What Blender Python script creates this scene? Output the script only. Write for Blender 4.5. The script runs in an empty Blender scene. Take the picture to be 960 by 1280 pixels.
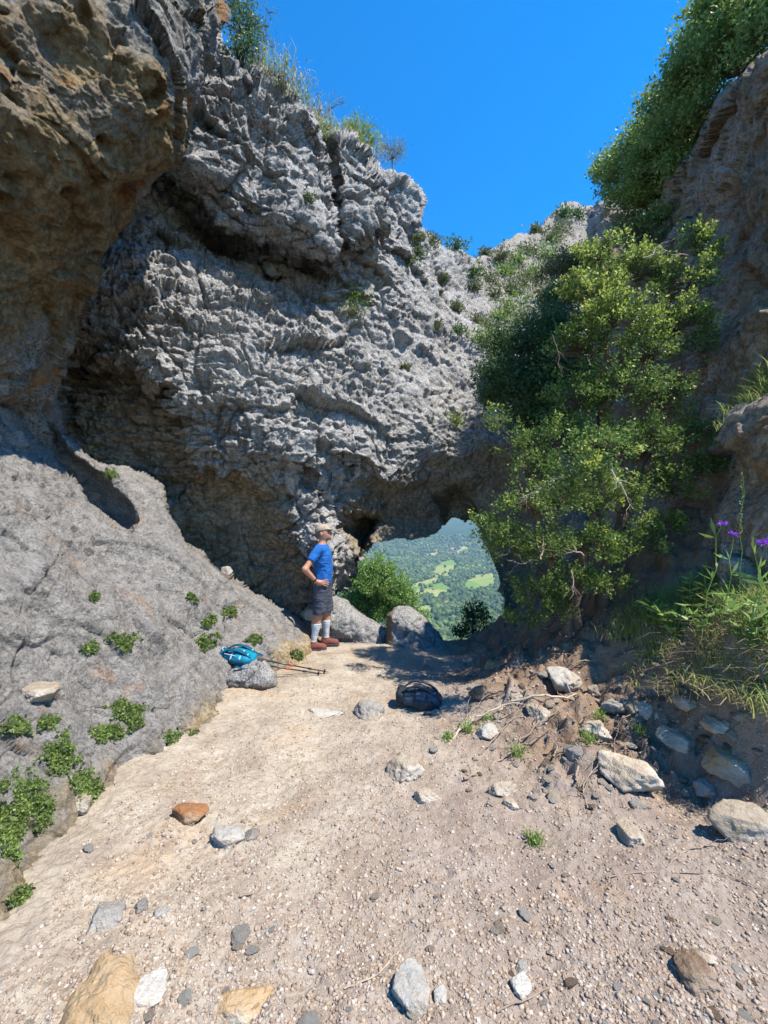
import bpy, math, random
import numpy as np
from mathutils import Vector, Matrix
R = math.radians
rng = np.random.default_rng(7)
random.seed(7)
sc = bpy.context.scene
COL = sc.collection

# ------------------------------------------------------------------ camera, sky, sun, exposure
F, CU, CV, CZ = 540.0, 480.0, 640.0, 1.6
cd = bpy.data.cameras.new('camera'); cam = bpy.data.objects.new('camera', cd); COL.objects.link(cam)
cam.location = (0, 0, CZ); cam.rotation_euler = (R(90), 0, 0)
cd.sensor_fit = 'VERTICAL'; cd.sensor_height = 24; cd.lens = 24 * F / 1280
cd.clip_start = 0.05; cd.clip_end = 30000
sc.camera = cam

SUN_EL = R(60); SUN_H = np.array([0.90, -0.43])            # horizontal direction towards the sun
SUN_H = SUN_H / np.linalg.norm(SUN_H)
to_sun = Vector((SUN_H[0]*math.cos(SUN_EL), SUN_H[1]*math.cos(SUN_EL), math.sin(SUN_EL)))
sd = bpy.data.lights.new('sun', 'SUN'); sun = bpy.data.objects.new('sun', sd); COL.objects.link(sun)
sun.rotation_euler = to_sun.to_track_quat('Z', 'Y').to_euler()
sd.energy = 4.1; sd.angle = R(0.5); sd.color = (1.0, 0.93, 0.82)

w = bpy.data.worlds.new('World'); sc.world = w; w.use_nodes = True
nt = w.node_tree; nt.nodes.clear()
sky = nt.nodes.new('ShaderNodeTexSky'); sky.sky_type = 'NISHITA'; sky.sun_disc = False
sky.sun_elevation = SUN_EL; sky.sun_rotation = math.atan2(SUN_H[0], SUN_H[1])
sky.altitude = 1200; sky.air_density = 1.0; sky.dust_density = 0.3; sky.ozone_density = 3.0
hs = nt.nodes.new('ShaderNodeHueSaturation'); hs.inputs['Saturation'].default_value = 1.6; hs.inputs['Value'].default_value = 1.0
bg = nt.nodes.new('ShaderNodeBackground'); bg.inputs[1].default_value = 0.15
wo = nt.nodes.new('ShaderNodeOutputWorld')
nt.links.new(sky.outputs[0], hs.inputs['Color']); nt.links.new(hs.outputs[0], bg.inputs[0]); nt.links.new(bg.outputs[0], wo.inputs[0])
sc.view_settings.view_transform = 'Standard'; sc.view_settings.look = 'None'
sc.view_settings.exposure = 1.2; sc.view_settings.gamma = 1
sc.view_settings.use_curve_mapping = False
sc.render.engine = 'CYCLES'
sc.cycles.max_bounces = 8; sc.cycles.diffuse_bounces = 5; sc.cycles.transmission_bounces = 4
sc.cycles.volume_bounces = 0; sc.cycles.transparent_max_bounces = 6
sc.cycles.use_denoising = True
sc.cycles.sample_clamp_indirect = 6

# ------------------------------------------------------------------ numpy noise
def _h(i, j, k, s):
    n = (i.astype(np.int64) * 374761393 + j.astype(np.int64) * 668265263 + k.astype(np.int64) * 1274126177 + s * 974634777) & 0xffffffff
    n = ((n ^ (n >> 13)) * 1274126177) & 0xffffffff
    n = ((n ^ (n >> 16)) * 2246822519) & 0xffffffff
    return n ^ (n >> 15)
_g = np.random.default_rng(1).normal(size=(256, 3)); _g /= np.linalg.norm(_g, axis=1)[:, None]
def perlin(P, s=0):
    Pi = np.floor(P); f = P - Pi; Pi = Pi.astype(np.int64)
    t = f * f * f * (f * (f * 6 - 15) + 10)
    out = 0
    for dx in (0, 1):
        wx = t[:, 0] if dx else 1 - t[:, 0]
        for dy in (0, 1):
            wy = t[:, 1] if dy else 1 - t[:, 1]
            for dz in (0, 1):
                wz = t[:, 2] if dz else 1 - t[:, 2]
                g = _g[_h(Pi[:, 0] + dx, Pi[:, 1] + dy, Pi[:, 2] + dz, s) & 255]
                out = out + wx * wy * wz * (g[:, 0] * (f[:, 0] - dx) + g[:, 1] * (f[:, 1] - dy) + g[:, 2] * (f[:, 2] - dz))
    return out * 1.5
def fbm(P, o=4, s=0, lac=2.03, gain=.5):
    a, r = 1.0, 0
    P = P.copy()
    for i in range(o):
        r = r + a * perlin(P, s + i * 17); P = P * lac + 3.7; a *= gain
    return r
def billow(P, o=3, s=0, gain=.5):
    a, r = 1.0, 0
    for i in range(o):
        r = r + a * (np.abs(perlin(P, s + i * 13)) * 2 - .5); P = P * 2.07 + 1.3; a *= gain
    return r
def voro(P, s=0, jit=.9):
    Pi = np.floor(P).astype(np.int64)
    f1 = np.full(len(P), 9.); f2 = np.full(len(P), 9.); cid = np.zeros(len(P), np.int64)
    for dx in (-1, 0, 1):
        for dy in (-1, 0, 1):
            for dz in (-1, 0, 1):
                c = Pi + [dx, dy, dz]
                h = _h(c[:, 0], c[:, 1], c[:, 2], s)
                q = c + .5 + jit * (np.stack([h & 1023, (h >> 10) & 1023, (h >> 20) & 1023], 1) / 1023. - .5)
                d = np.sqrt(((P - q) ** 2).sum(1))
                nr = d < f1
                f2 = np.where(nr, f1, np.minimum(f2, d)); cid = np.where(nr, h, cid); f1 = np.where(nr, d, f1)
    return f1, f2, ((cid * 2654435761) & 0xffff) / 65535.
def facet(P, s=0, flat=.6):
    """chipped facets: every cell is a tilted plane at its own height"""
    Pi = np.floor(P).astype(np.int64); f1 = np.full(len(P), 9.); val = np.zeros(len(P)); f2 = np.full(len(P), 9.)
    for dx in (-1, 0, 1):
        for dy in (-1, 0, 1):
            for dz in (-1, 0, 1):
                c = Pi + [dx, dy, dz]
                h = _h(c[:, 0], c[:, 1], c[:, 2], s)
                q = P - (c + .5 + .95 * (np.stack([h & 1023, (h >> 10) & 1023, (h >> 20) & 1023], 1) / 1023. - .5))
                d = (q * q).sum(1); nr = d < f1
                h2 = (h * 2654435761) & 0xffffffff
                v = (q * _g[(h2 >> 9) & 255]).sum(1) + flat * (((h2 >> 17) & 1023) / 1023. - .5)
                f2 = np.where(nr, f1, np.minimum(f2, d)); val = np.where(nr, v, val); f1 = np.where(nr, d, f1)
    return val, np.sqrt(f2) - np.sqrt(f1)
def sstep(a, b, x):
    t = np.clip((x - a) / (b - a), 0, 1); return t * t * (3 - 2 * t)

# ------------------------------------------------------------------ mesh helpers
def tag(o, label=None, cat=None, group=None, kind=None):
    if label: o['label'] = label
    if cat: o['category'] = cat
    if group: o['group'] = group
    if kind: o['kind'] = kind
    return o
def mesh_np(name, V, Fc, mat=None, parent=None, smooth=True, attrs=None, loc=None, mats=None, midx=None):
    """V (n,3); Fc (m,3) or (m,4) array"""
    me = bpy.data.meshes.new(name)
    V = np.asarray(V, np.float32); Fc = np.asarray(Fc, np.int32)
    k = Fc.shape[1]
    me.vertices.add(len(V)); me.vertices.foreach_set('co', V.ravel())
    me.loops.add(Fc.size); me.loops.foreach_set('vertex_index', Fc.ravel())
    me.polygons.add(len(Fc)); me.polygons.foreach_set('loop_start', np.arange(0, Fc.size, k, dtype=np.int32))
    me.update(calc_edges=True)
    if smooth: me.polygons.foreach_set('use_smooth', np.ones(len(Fc), bool))
    if attrs:
        for an, av in attrs.items():
            a = me.attributes.new(an, 'FLOAT', 'POINT'); a.data.foreach_set('value', np.asarray(av, np.float32))
    if mat: me.materials.append(mat)
    if mats:
        for m in mats: me.materials.append(m)
        me.polygons.foreach_set('material_index', np.asarray(midx, np.int32))
    me.validate()
    o = bpy.data.objects.new(name, me); COL.objects.link(o)
    if parent: o.parent = parent
    if loc is not None: o.location = loc
    return o
def empty(name, loc=(0, 0, 0), rz=0):
    o = bpy.data.objects.new(name, None); COL.objects.link(o); o.location = loc; o.rotation_euler = (0, 0, rz); o.empty_display_size = .1
    return o
def merge(parts):
    """list of (V,F) same face size -> one"""
    Vs, Fs, n = [], [], 0
    for V, Fc in parts:
        Vs.append(V); Fs.append(Fc + n); n += len(V)
    return np.concatenate(Vs), np.concatenate(Fs)
def tube(pts, rad, n=6, cap=True):
    pts = np.asarray(pts, float); rad = np.broadcast_to(np.asarray(rad, float), (len(pts),))
    T = np.gradient(pts, axis=0); T /= np.linalg.norm(T, axis=1)[:, None] + 1e-9
    up = np.array([0, 0, 1.]) if abs(T[0, 2]) < .9 else np.array([1., 0, 0])
    A = np.cross(T, up); A /= np.linalg.norm(A, axis=1)[:, None] + 1e-9
    B = np.cross(T, A)
    th = np.linspace(0, 2 * np.pi, n, endpoint=False)
    V = pts[:, None] + rad[:, None, None] * (np.cos(th)[None, :, None] * A[:, None] + np.sin(th)[None, :, None] * B[:, None])
    V = V.reshape(-1, 3); m = len(pts)
    i = np.arange(m - 1)[:, None] * n; j = np.arange(n)[None]; j2 = (j + 1) % n
    Fc = np.stack([i + j, i + j2, i + n + j2, i + n + j], -1).reshape(-1, 4)
    if cap:
        V = np.concatenate([V, pts[[0, -1]]]); c0, c1 = m * n, m * n + 1
        jj = np.arange(n); a = np.stack([jj, (jj + 1) % n, np.full(n, c0), np.full(n, c0)], 1)[:, [1, 0, 2, 3]]
        b = (m - 1) * n + jj; b2 = (m - 1) * n + (jj + 1) % n
        a2 = np.stack([b, b2, np.full(n, c1), np.full(n, c1)], 1)
        # quads with doubled vertex are dropped; pair rim faces into quads instead
        q1 = np.stack([jj[::2], np.full(len(jj[::2]), c0), (jj[::2] + 2) % n, (jj[::2] + 1) % n], 1)
        q2 = np.stack([b[::2], (m - 1) * n + (jj[::2] + 1) % n, (m - 1) * n + (jj[::2] + 2) % n, np.full(len(jj[::2]), c1)], 1)
        Fc = np.concatenate([Fc, q1, q2])
    return V, Fc
def ico(sub):
    t = (1 + 5 ** .5) / 2
    V = np.array([(-1, t, 0), (1, t, 0), (-1, -t, 0), (1, -t, 0), (0, -1, t), (0, 1, t), (0, -1, -t), (0, 1, -t), (t, 0, -1), (t, 0, 1), (-t, 0, -1), (-t, 0, 1)], float)
    V /= np.linalg.norm(V[0])
    Fc = np.array([(0, 11, 5), (0, 5, 1), (0, 1, 7), (0, 7, 10), (0, 10, 11), (1, 5, 9), (5, 11, 4), (11, 10, 2), (10, 7, 6), (7, 1, 8), (3, 9, 4), (3, 4, 2), (3, 2, 6), (3, 6, 8), (3, 8, 9), (4, 9, 5), (2, 4, 11), (6, 2, 10), (8, 6, 7), (9, 8, 1)])
    for _ in range(sub):
        cache = {}; V = list(map(tuple, V)); nf = []
        def mid(a, b):
            k = (min(a, b), max(a, b))
            if k not in cache:
                m = (np.array(V[a]) + np.array(V[b])) / 2; m /= np.linalg.norm(m); V.append(tuple(m)); cache[k] = len(V) - 1
            return cache[k]
        for a, b, c in Fc:
            ab, bc, ca = mid(a, b), mid(b, c), mid(c, a)
            nf += [(a, ab, ca), (b, bc, ab), (c, ca, bc), (ab, bc, ca)]
        V = np.array(V); Fc = np.array(nf)
    return V, Fc
ICO = [ico(i) for i in range(5)]
def surface_nets(fn, lo, hi, h):
    lo = np.array(lo, float); hi = np.array(hi, float)
    n = np.ceil((hi - lo) / h).astype(int) + 1
    ax = [lo[i] + h * np.arange(n[i]) for i in range(3)]
    K = 5; nc = (n - 1) // K + 2
    cg = np.stack(np.meshgrid(*[lo[i] + h * K * np.arange(nc[i]) for i in range(3)], indexing='ij'), -1)
    Sc = fn(cg.reshape(-1, 3)).reshape(nc)
    ri = [np.minimum((np.arange(n[i]) + K // 2) // K, nc[i] - 1) for i in range(3)]
    S = Sc[np.ix_(*ri)]; nearm = np.abs(S) < h * K * 1.3
    q = np.argwhere(nearm); S[nearm] = fn(lo + h * q)
    ins = S < 0
    c = np.zeros(n - 1, int); acc = np.zeros(tuple(n - 1) + (3,)); 
    off = [(0, 0, 0), (1, 0, 0), (0, 1, 0), (1, 1, 0), (0, 0, 1), (1, 0, 1), (0, 1, 1), (1, 1, 1)]
    def sl(o, A): return A[o[0]:o[0] + n[0] - 1, o[1]:o[1] + n[1] - 1, o[2]:o[2] + n[2] - 1]
    for a in range(8):
        for ai in range(3):
            if off[a][ai] == 0:
                ob = list(off[a]); ob[ai] = 1
                Sa, Sb = sl(off[a], S), sl(ob, S)
                x = (Sa < 0) != (Sb < 0)
                den = np.where(np.abs(Sa - Sb) > 1e-12, Sa - Sb, 1)
                t = np.where(x, Sa / den, 0)
                p = np.array(off[a], float)
                for q in range(3):
                    acc[..., q] += np.where(x, p[q] + (t if q == ai else 0), 0)
                c += x
    act = c > 0
    idx = np.full(act.shape, -1); idx[act] = np.arange(act.sum())
    cell = np.argwhere(act)
    V = lo + h * (cell + acc[act] / c[act][:, None])
    Fs = []
    for d in range(3):
        a, b = (d + 1) % 3, (d + 2) % 3
        s0 = [slice(None)] * 3; s1 = [slice(None)] * 3
        s0[d] = slice(0, -1); s1[d] = slice(1, None)
        x = ins[tuple(s0)] != ins[tuple(s1)]
        e = np.argwhere(x); e = e[(e[:, a] > 0) & (e[:, b] > 0) & (e[:, a] < n[a] - 1) & (e[:, b] < n[b] - 1)]
        fl = ins[tuple(s0)][tuple(e.T)]
        def g(da, db):
            q = e.copy(); q[:, a] += da; q[:, b] += db; return idx[tuple(q.T)]
        Q = np.stack([g(-1, -1), g(0, -1), g(0, 0), g(-1, 0)], 1)
        Q[~fl] = Q[~fl][:, ::-1]; Fs.append(Q)
    Fq = np.concatenate(Fs); Fq = Fq[(Fq >= 0).all(1)]
    return V, Fq
def rcone(P, a, b, ra, rb):
    a = np.array(a, float); b = np.array(b, float); d = b - a
    t = np.clip(((P - a) @ d) / (d @ d), 0, 1)
    return np.linalg.norm(P - a - t[:, None] * d, axis=1) - (ra + (rb - ra) * t)
def ellip(P, c, r):
    q = (P - np.array(c, float)) / np.array(r, float); k = np.linalg.norm(q, axis=1)
    return (k - 1) * min(r) * np.where(k < 1, 1, 1)
def rbox(P, c, s, r):
    q = np.abs(P - np.array(c, float)) - np.array(s, float) + r
    return np.linalg.norm(np.maximum(q, 0), axis=1) + np.minimum(q.max(1), 0) - r
def smin(a, b, k):
    h = np.clip(.5 + .5 * (b - a) / k, 0, 1); return b * (1 - h) + a * h - k * h * (1 - h)

# ------------------------------------------------------------------ materials
class NB:
    def __init__(s, name, rough=.9, spec=.2):
        s.m = bpy.data.materials.new(name); s.m.use_nodes = True; s.t = s.m.node_tree; s.t.nodes.clear()
        s.out = s.n('ShaderNodeOutputMaterial'); s.b = s.n('ShaderNodeBsdfPrincipled')
        s.b.inputs['Roughness'].default_value = rough; s.b.inputs['Specular IOR Level'].default_value = spec
        s.l(s.b.outputs[0], s.out.inputs[0]); s.co = s.n('ShaderNodeTexCoord').outputs['Object']
    def n(s, t, **k):
        x = s.t.nodes.new(t)
        for a, v in k.items(): setattr(x, a, v)
        return x
    def l(s, a, b): s.t.links.new(a, b)
    def mapping(s, scale=(1, 1, 1), rot=(0, 0, 0)):
        m = s.n('ShaderNodeMapping'); m.inputs['Scale'].default_value = scale; m.inputs['Rotation'].default_value = rot
        s.l(s.co, m.inputs[0]); return m.outputs[0]
    def noise(s, sc_, det=4, rough=.55, vec=None, dist=0):
        x = s.n('ShaderNodeTexNoise'); x.inputs['Scale'].default_value = sc_; x.inputs['Detail'].default_value = det
        x.inputs['Roughness'].default_value = rough; x.inputs['Distortion'].default_value = dist
        s.l(vec or s.co, x.inputs['Vector']); return x.outputs['Fac']
    def vor(s, sc_, feat='F1', vec=None, out='Distance', rnd=1):
        x = s.n('ShaderNodeTexVoronoi', feature=feat); x.inputs['Scale'].default_value = sc_; x.inputs['Randomness'].default_value = rnd
        s.l(vec or s.co, x.inputs['Vector']); return x.outputs[out]
    def ramp(s, fac, stops, interp='LINEAR'):
        x = s.n('ShaderNodeValToRGB'); r = x.color_ramp; r.interpolation = interp
        while len(r.elements) < len(stops): r.elements.new(.5)
        for e, (p, c) in zip(r.elements, stops):
            e.position = p; e.color = (c, c, c, 1) if isinstance(c, (int, float)) else (*c, 1)
        s.l(fac, x.inputs[0]); return x.outputs[0]
    def mix(s, fac, a, b, mode='MIX'):
        x = s.n('ShaderNodeMix', data_type='RGBA', blend_type=mode)
        for sock, v in ((x.inputs[0], fac), (x.inputs[6], a), (x.inputs[7], b)):
            if isinstance(v, (int, float)): sock.default_value = v
            elif isinstance(v, tuple): sock.default_value = (*v, 1)
            else: s.l(v, sock)
        return x.outputs[2]
    def math(s, op, a, b=0, clamp=False):
        x = s.n('ShaderNodeMath', operation=op); x.use_clamp = clamp
        for i, v in enumerate((a, b)):
            if isinstance(v, (int, float)): x.inputs[i].default_value = v
            else: s.l(v, x.inputs[i])
        return x.outputs[0]
    def attr(s, name):
        x = s.n('ShaderNodeAttribute', attribute_name=name); return x.outputs['Fac']
    def island(s): return s.n('ShaderNodeNewGeometry').outputs['Random Per Island']
    def color(s, c):
        if isinstance(c, tuple): s.b.inputs['Base Color'].default_value = (*c, 1)
        else: s.l(c, s.b.inputs['Base Color'])
    def bump(s, h, dist=.02, strength=1, prev=None):
        x = s.n('ShaderNodeBump'); x.inputs['Distance'].default_value = dist; x.inputs['Strength'].default_value = strength
        s.l(h, x.inputs['Height'])
        if prev: s.l(prev, x.inputs['Normal'])
        s.l(x.outputs[0], s.b.inputs['Normal']); return x.outputs[0]

def rock_mat(name, lo, hi, brown1, brown2, dark=(.05, .05, .052), scale=1., lich=.5, bumpd=.025, ochre=.0, spk=.3):
    b = NB(name, .92, .15)
    n1 = b.noise(1.3 * scale, 6, .65); n2 = b.noise(9 * scale, 6, .7); n3 = b.noise(38 * scale, 4, .7)
    base = b.mix(b.ramp(n1, [(.35, 0), (.65, 1)]), lo, hi)
    base = b.mix(b.math('MULTIPLY', b.ramp(n2, [(.42, 0), (.58, 1)]), .7), base, tuple(min(1, c * 1.3) for c in hi))
    streak = b.noise(2.2 * scale, 5, .6, vec=b.mapping((2.6, 2.6, .45)))
    base = b.mix(b.math('MULTIPLY', b.ramp(streak, [(.5, 0), (.68, 1)]), lich), base, dark)
    speck = b.ramp(n3, [(.38, spk), (.52, 1)])
    base = b.mix(1., base, speck, 'MULTIPLY')
    br = b.mix(b.ramp(b.noise(3.1 * scale, 6, .7), [(.38, 0), (.62, 1)]), brown1, brown2)
    br = b.mix(b.ramp(b.noise(14 * scale, 5, .7), [(.42, 0), (.58, .7)]), br, tuple(c * .4 for c in brown1))
    base = b.mix(b.attr('brown'), base, br)
    if ochre:
        o = b.ramp(b.noise(1.7 * scale, 4, .6, dist=.6), [(.6, 0), (.68, 1)])
        base = b.mix(b.math('MULTIPLY', o, ochre), base, (.36, .17, .045))
    b.color(base)
    h = b.math('ADD', b.math('MULTIPLY', b.noise(16 * scale, 8, .75), 1.), b.math('MULTIPLY', b.vor(26 * scale), .35))
    h = b.math('ADD', h, b.math('MULTIPLY', b.noise(70 * scale, 4, .7), .3))
    b.bump(h, bumpd * 2, 1.)
    return b.m
GREY1, GREY2 = (.31, .30, .29), (.44, .425, .41)
BR1, BR2 = (.10, .070, .038), (.19, .14, .085)
M = {}
M['wall'] = rock_mat('limestone_wall', GREY1, GREY2, (.31, .245, .165), (.45, .375, .27), lich=.4, bumpd=.03, spk=.42)
M['over'] = rock_mat('limestone_overhang', (.19, .18, .165), (.33, .315, .29), (.26, .18, .09), (.41, .31, .18), lich=.35, ochre=.75, bumpd=.035)
M['slope'] = rock_mat('limestone_slope', (.165, .153, .14), (.25, .234, .214), (.28, .2, .1), (.42, .34, .22), lich=.3, scale=1.4, bumpd=.016, ochre=.25, spk=.55)
M['cliff'] = rock_mat('limestone_cliff', (.33, .30, .265), (.46, .42, .37), (.31, .22, .14), (.45, .35, .245), lich=.5, ochre=.6)
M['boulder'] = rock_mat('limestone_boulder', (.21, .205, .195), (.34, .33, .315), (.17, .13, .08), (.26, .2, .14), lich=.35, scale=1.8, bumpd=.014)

def stone_mat(name, c1, c2, c3=None):
    b = NB(name, .9, .2)
    obi = b.n('ShaderNodeObjectInfo').outputs['Random']
    base = b.mix(b.ramp(b.noise(6, 5, .65), [(.35, 0), (.65, 1)]), c1, c2)
    if c3: base = b.mix(b.ramp(b.noise(3.2, 4, .6), [(.52, 0), (.62, .85)]), base, c3)
    base = b.mix(b.ramp(b.noise(45, 4, .7), [(.3, .35), (.48, 0)]), base, tuple(c * .45 for c in c1))
    v = b.ramp(obi, [(0, .78), (1, 1.12)]); base = b.mix(1., base, v, 'MULTIPLY')
    b.color(base)
    b.bump(b.math('ADD', b.noise(22, 8, .7), b.math('MULTIPLY', b.noise(90, 3, .6), .3)), .02, .9)
    return b.m
M['st_grey'] = stone_mat('grey_stone', (.29, .265, .23), (.40, .375, .33), (.42, .34, .25))
M['st_white'] = stone_mat('pale_stone', (.36, .335, .29), (.47, .445, .40), (.40, .33, .25))
M['st_tan'] = stone_mat('tan_stone', (.33, .265, .19), (.47, .40, .31), (.52, .46, .38))
M['st_rust'] = stone_mat('rusty_stone', (.24, .105, .045), (.36, .19, .09), (.36, .27, .18))
M['st_ochre'] = stone_mat('ochre_stone', (.42, .27, .13), (.48, .37, .24), (.52, .46, .37))
M['st_brown'] = stone_mat('brown_stone', (.15, .10, .065), (.25, .18, .125), (.29, .22, .16))
M['st_dark'] = stone_mat('dark_stone', (.18, .16, .14), (.26, .24, .215), (.33, .27, .2))

def ground_mat():
    b = NB('path_soil', .95, .1)
    sx = b.n('ShaderNodeSeparateXYZ'); b.l(b.co, sx.inputs[0])
    n1 = b.noise(.9, 6, .65); n2 = b.noise(5, 6, .7); n3 = b.noise(28, 5, .7)
    pink = b.mix(b.ramp(n2, [(.35, 0), (.65, 1)]), (.215, .172, .14), (.315, .262, .218))
    cream = b.mix(b.ramp(n2, [(.35, 0), (.65, 1)]), (.30, .25, .185), (.40, .35, .28))
    # pale limestone dust to the left and under the arch, pinkish loam to the right
    f = b.math('ADD', b.math('MULTIPLY', sx.outputs[0], -.55), b.math('MULTIPLY', sx.outputs[1], .17))
    f = b.math('ADD', f, b.math('MULTIPLY', b.math('SUBTRACT', n1, .5), 1.6))
    c = b.mix(b.ramp(f, [(.15, 0), (.75, 1)]), pink, cream)
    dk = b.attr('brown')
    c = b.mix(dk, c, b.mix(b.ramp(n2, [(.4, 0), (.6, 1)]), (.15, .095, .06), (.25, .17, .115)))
    oc = b.math('ADD', b.noise(1.6, 5, .6, dist=.4), b.math('MULTIPLY', b.math('SUBTRACT', -.25, sx.outputs[0], True), .10))
    c = b.mix(b.ramp(oc, [(.60, 0), (.72, .45)]), c, (.40, .265, .15))
    c = b.mix(b.ramp(b.noise(2.7, 5, .65), [(.34, .6), (.52, 0)]), c, (.21, .16, .125))
    c = b.mix(b.ramp(n3, [(.36, .45), (.52, 0)]), c, (.15, .11, .08))
    b.color(c)
    h = b.math('ADD', b.math('MULTIPLY', b.math('SUBTRACT', 1, b.vor(34)), .5), b.math('MULTIPLY', b.noise(45, 6, .7), .7))
    h = b.math('ADD', h, b.math('MULTIPLY', b.math('SUBTRACT', 1, b.vor(85)), .35))
    b.bump(h, .012, .9)
    return b.m
M['ground'] = ground_mat()
def gravel_mat():
    b = NB('gravel_mix', .9, .15); i = b.island()
    c = b.ramp(i, [(0, (.23, .16, .115)), (.3, (.33, .25, .18)), (.6, (.41, .33, .25)), (.85, (.44, .375, .30)), (.95, (.50, .455, .40)), (1, (.28, .25, .22))])
    c = b.mix(b.ramp(b.noise(60, 4, .6), [(.35, .45), (.6, 0)]), c, (.2, .14, .1))
    b.color(c); b.bump(b.noise(90, 5, .7), .006, .8); return b.m
M['gravel'] = gravel_mat()

def leaf_mat(name, dark, mid, light, trans=.35, rough=.5):
    b = NB(name, rough, .35); i = b.island()
    c = b.ramp(i, [(0, dark), (.5, mid), (1, light)])
    c = b.mix(b.ramp(b.noise(2.3, 3), [(.4, 0), (.65, .45)]), c, light)
    b.color(c)
    tr = b.n('ShaderNodeBsdfTranslucent'); b.l(b.mix(.5, c, light), tr.inputs[0])
    mx = b.n('ShaderNodeMixShader'); mx.inputs[0].default_value = trans
    b.l(b.b.outputs[0], mx.inputs[1]); b.l(tr.outputs[0], mx.inputs[2]); b.l(mx.outputs[0], b.out.inputs[0])
    return b.m
M['box'] = leaf_mat('box_leaf', (.035, .08, .018), (.08, .15, .032), (.20, .28, .065))
M['boxtip'] = leaf_mat('young_box_leaf', (.20, .30, .05), (.34, .42, .07), (.48, .52, .13), .4)
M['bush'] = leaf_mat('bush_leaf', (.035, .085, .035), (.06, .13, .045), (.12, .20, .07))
M['bushbright'] = leaf_mat('bright_bush_leaf', (.10, .18, .04), (.17, .28, .06), (.27, .38, .11))  # fresh leaf, a brighter green than the plain bush
M['heath'] = leaf_mat('dull_shrub_leaf', (.07, .09, .04), (.12, .15, .065), (.19, .22, .10))
M['mat'] = leaf_mat('cushion_leaf', (.10, .17, .035), (.17, .26, .055), (.27, .34, .10))
M['gras'] = leaf_mat('grass_blade', (.13, .22, .04), (.23, .34, .07), (.36, .42, .13), .45)
M['straw'] = leaf_mat('dry_grass_blade', (.20, .16, .07), (.34, .28, .13), (.46, .39, .22), .3, .7)
M['purple'] = leaf_mat('flower_petal', (.22, .04, .5), (.32, .07, .65), (.42, .14, .75), .3, .6)
def simple(name, c, rough=.8, spec=.3, bump=None, var=.25, metal=0, vs=8):
    b = NB(name, rough, spec)
    b.color(b.mix(b.ramp(b.noise(vs, 5, .65), [(.3, 0), (.7, 1)]), tuple(x * (1 - var) for x in c), tuple(min(1, x * (1 + var)) for x in c)))
    b.b.inputs['Metallic'].default_value = metal
    if bump: b.bump(b.noise(bump[0], 5, .6), bump[1], .8)
    return b.m
M['bark'] = simple('bark', (.13, .095, .07), bump=(60, .01), var=.4)
M['twig'] = simple('dry_twig', (.26, .20, .15), bump=(60, .006), var=.35)
M['palebark'] = simple('bleached_bark', (.40, .33, .25), bump=(60, .006), var=.3)
M['core'] = simple('root_soil', (.05, .045, .03))
# ------------------------------------------------------------------ sheet builder: rock faces laid out around the viewpoint
def pt(u, v, d): return np.array([(u - CU) / F * d, d, CZ + (CV - v) / F * d])
def rbf(pts, vals, c=.3, smooth=1e-4):
    pts = np.asarray(pts, float); vals = np.asarray(vals, float); m = vals.mean()
    K = np.sqrt(((pts[:, None] - pts[None]) ** 2).sum(-1) + c * c)
    wt = np.linalg.solve(K + np.eye(len(pts)) * smooth, vals - m)
    def f(Q):
        out = np.empty(len(Q))
        for a in range(0, len(Q), 100000):
            q = Q[a:a + 100000]; out[a:a + 100000] = np.sqrt(((q[:, None] - pts[None]) ** 2).sum(-1) + c * c) @ wt + m
        return out
    return f
def psd(poly, U, V):
    """signed distance to polygon, positive inside"""
    poly = np.asarray(poly, float); n = len(poly)
    d = np.full(U.shape, 1e9); ins = np.zeros(U.shape, bool)
    for i in range(n):
        a, b = poly[i], poly[(i + 1) % n]; e = b - a
        wx, wy = U - a[0], V - a[1]
        t = np.clip((wx * e[0] + wy * e[1]) / (e @ e), 0, 1)
        d = np.minimum(d, (wx - t * e[0]) ** 2 + (wy - t * e[1]) ** 2)
        c = ((a[1] > V) != (b[1] > V))
        with np.errstate(divide='ignore', invalid='ignore'):
            ins ^= c & (U < (b[0] - a[0]) * (V - a[1]) / (b[1] - a[1] + 1e-12) + a[0])
    return np.where(ins, 1, -1) * np.sqrt(d)
class Sheet: pass
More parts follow.
